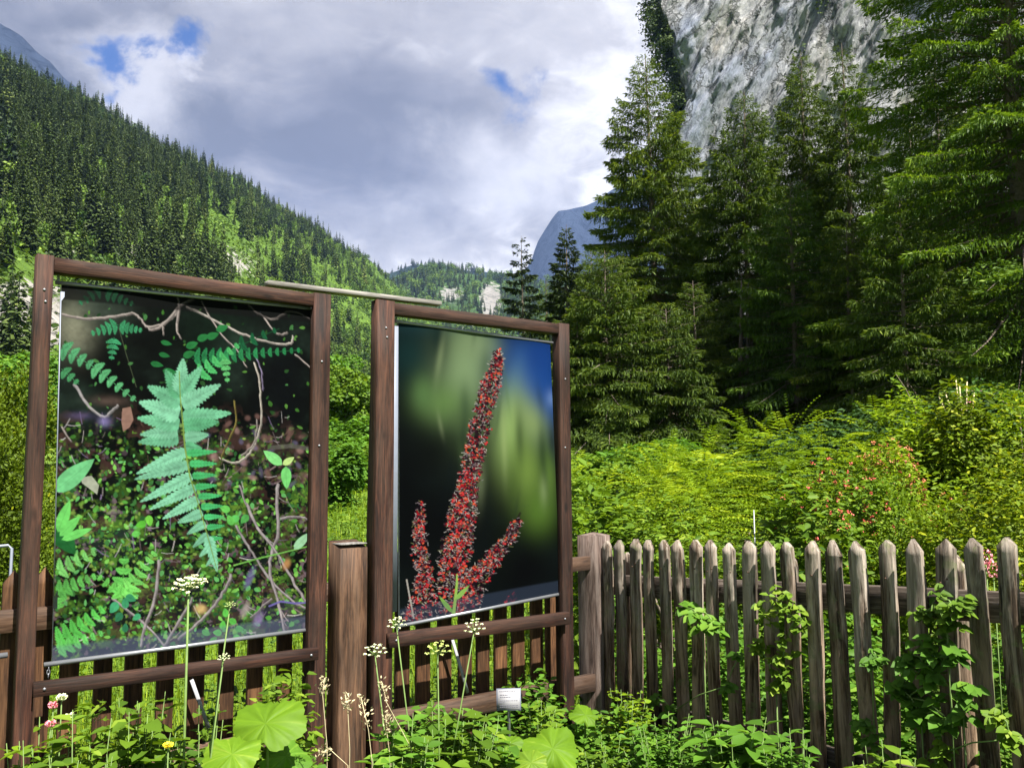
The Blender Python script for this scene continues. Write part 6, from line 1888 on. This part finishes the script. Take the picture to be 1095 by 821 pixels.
tubes('stalk', [([at(x0, 460, 8.0), at(x1, y1, 8.0)], .006) for (x0, x1, y1) in ((1025, 1010, 418), (1028, 1022, 405), (1030, 1026, 412), (1033, 1034, 408), (1036, 1042, 420), (1020, 1004, 424))], STEM_DRY, rd, 4)

# broadleaf trees at the edge of the meadow
def broad_tree(label, px, Y, ytop, R, n, leafL, mat, seed, tint=.5, group=None):
    rg = np.random.default_rng(seed)
    top = at(px, ytop, Y); z0 = ground_at(top.x, top.y) - .1; H = top.z - z0
    root = empty('broadleaf_tree', Vector((top.x, top.y, z0)), label, 'tree', group)
    nb = 34
    bc = np.stack([rg.normal(0, .42, nb) * R, rg.normal(0, .42, nb) * R, rg.uniform(.22, .86, nb) * H], 1)
    lim = np.sin(np.clip(bc[:, 2] / H, .05, 1) * 2.7) * 1.0
    bc[:, :2] *= np.maximum(lim, .25)[:, None]
    b = rg.integers(0, nb, n); d = rdir(rg, n, -.5, 1); rad = R * rg.uniform(.18, .32, nb)[b] * rg.uniform(.7, 1.08, n)
    P = bc[b] + d * rad[:, None]
    D = rdir(rg, n, -.7, .3); U = d + np.array([0, 0, .6]) + rg.normal(0, .4, (n, 3)); L = leafL * rg.uniform(.6, 1.3, n)
    leaves_obj('crown', P, D, U, L, L * .7, mat, root, tint=np.clip(rg.normal(tint, .18, n), 0, 1), world=False)
    st = [([Vector((0, 0, -.2)), Vector((.1, 0, H * .4)), Vector((0, .1, H * .8))], [H * .018, H * .013, H * .005])]
    for k in range(8):
        q = bc[k]; st.append(([Vector((.05, 0, H * (.2 + .05 * k))), Vector(tuple(q * .6 + np.array([0, 0, .1]))), Vector(tuple(q))], [H * .008, H * .005, H * .002]))
    VV = []; Q = []; T = []; of = 0
    for pts, r in st:
        V, q, t_ = tube_v(pts, r, 6); VV.append(V); Q.append(q + of); T.append(t_ + of); of += len(V)
    mesh_np('trunk', np.concatenate(VV), [np.concatenate(Q), np.concatenate(T)], BARK, root, smooth=True)
bts = [(372, 62, 388, 3.6, 'light green tree rising between the two frames', GREEN_LIME, .55), (345, 80, 372, 4.5, 'tree behind the right post of the fern frame', GREEN_MID, .6), (405, 70, 395, 3.6, 'tree hidden mostly behind the flower banner', GREEN_MID, .55),
       (452, 85, 385, 4.5, 'tree beyond the middle of the flower banner', GREEN_MID, .55), (300, 75, 380, 4.2, 'tree beyond the right half of the fern banner', GREEN_MID, .5), (235, 62, 385, 4.4, 'tree beyond the middle of the fern banner', GREEN_MID, .5),
       (165, 55, 380, 4.2, 'tree beyond the left half of the fern banner', GREEN_LIME, .5), (95, 48, 378, 4, 'tree beyond the left edge of the fern banner', GREEN_MID, .5), (20, 42, 372, 2.6, 'small tree above the juniper at the left edge', GREEN_MID, .5),
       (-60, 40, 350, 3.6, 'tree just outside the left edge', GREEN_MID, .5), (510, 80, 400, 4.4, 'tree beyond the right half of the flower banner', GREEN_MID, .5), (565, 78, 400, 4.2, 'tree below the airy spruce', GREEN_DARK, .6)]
for i, (px, Y, yt, R, lb, mt, tn) in enumerate(bts):
    broad_tree(lb, px, Y, yt, R, 9000, .30, mt, 700 + i, tn)

# bistort flowers and meadow flowers
def bistort(label, px, py, Y, m=PINK, R=.016, hgt=.05):
    c = at(px, py, Y); b = Vector((c.x, c.y, ground_at(c.x, c.y)))
    root = empty('bistort_flower', b, label, 'flower')
    n = 70; f = rng.uniform(0, 1, n); a = rng.uniform(0, 6.28, n); r = R * np.sin(np.clip(f, .08, .95) * np.pi) ** .6
    P = np.array(c) + np.stack([r * np.cos(a), r * np.sin(a), (f - .5) * hgt], 1)
    leaves_obj('flower_head', P, np.stack([np.cos(a), np.sin(a), np.full(n, .5)], 1), rdir(rng, n), .010, .007, m, root)
    tubes('stem', [([b, c - Vector((0, 0, hgt * .5))], .002)], STEM, root, 4)
bistort('pink flower spike between the last pickets at the right', 1054, 596, 2.95)
bistort('second pink flower spike lower right beside the last picket', 1062, 609, 2.95)
bistort('pink flower high in the hedge by the reeds', 1036, 434, 7.0, PINK, .03, .07)
bistort('small pink clover head at the foot of the left timber post', 57, 754, 2.75, PINK, .008, .018)
bistort('lower pink clover head left of the fern frame plants', 54, 774, 2.75, PINK, .008, .018)
for (px, py, lb) in ((180, 797, 'small yellow flower low in front of the fern frame'),):
    bistort(lb, px, py, 2.55, YELLOW, .007, .010)
for (px, py, lb) in ((75, 766, 'white clover head beneath the lower bar at left'), (66, 746, 'white clover head next to the pink one'),):
    bistort(lb, px, py, 2.65, bpy.data.materials['umbel_white_66'], .008, .014)

# grey metal rod in the hedge
mr_ = empty('metal_rod', at(806, 572, 5.6), 'thin grey metal rod standing in the hedge', 'rod')
tubes('rod_tube', [([Vector((at(807, 585, 5.6).x, 5.6, ground_at(at(807, 585, 5.6).x, 5.6))), at(806, 545, 5.6)], .004)], METAL, mr_, 6)

# ------------------------------------------------------------------ air
def haze_box():
    V = [(x, y, z) for z in (-12, 2300) for (x, y) in ((-7100, -7100), (7100, -7100), (7100, 7100), (-7100, 7100))]
    V = [(x, y, z) for (x, y, z) in V]
    m = bpy.data.materials.new('valley_air'); m.use_nodes = True; t = m.node_tree; t.nodes.clear()
    pv = t.nodes.new('ShaderNodeVolumePrincipled'); o_ = t.nodes.new('ShaderNodeOutputMaterial')
    pv.inputs['Color'].default_value = (0.34, 0.52, 1.0, 1)
    pv.inputs['Density'].default_value = HAZE
    pv.inputs['Anisotropy'].default_value = 0.1
    t.links.new(pv.outputs[0], o_.inputs['Volume'])
    o = mesh_np('haze', V, np.array([(3, 2, 1, 0), (4, 5, 6, 7), (0, 1, 5, 4), (1, 2, 6, 5), (2, 3, 7, 6), (3, 0, 4, 7)]), m)
    tag(o, kind='stuff', label='faint blue haze lying in the valley air', cat='haze')
HAZE = 0.000045
haze_box()
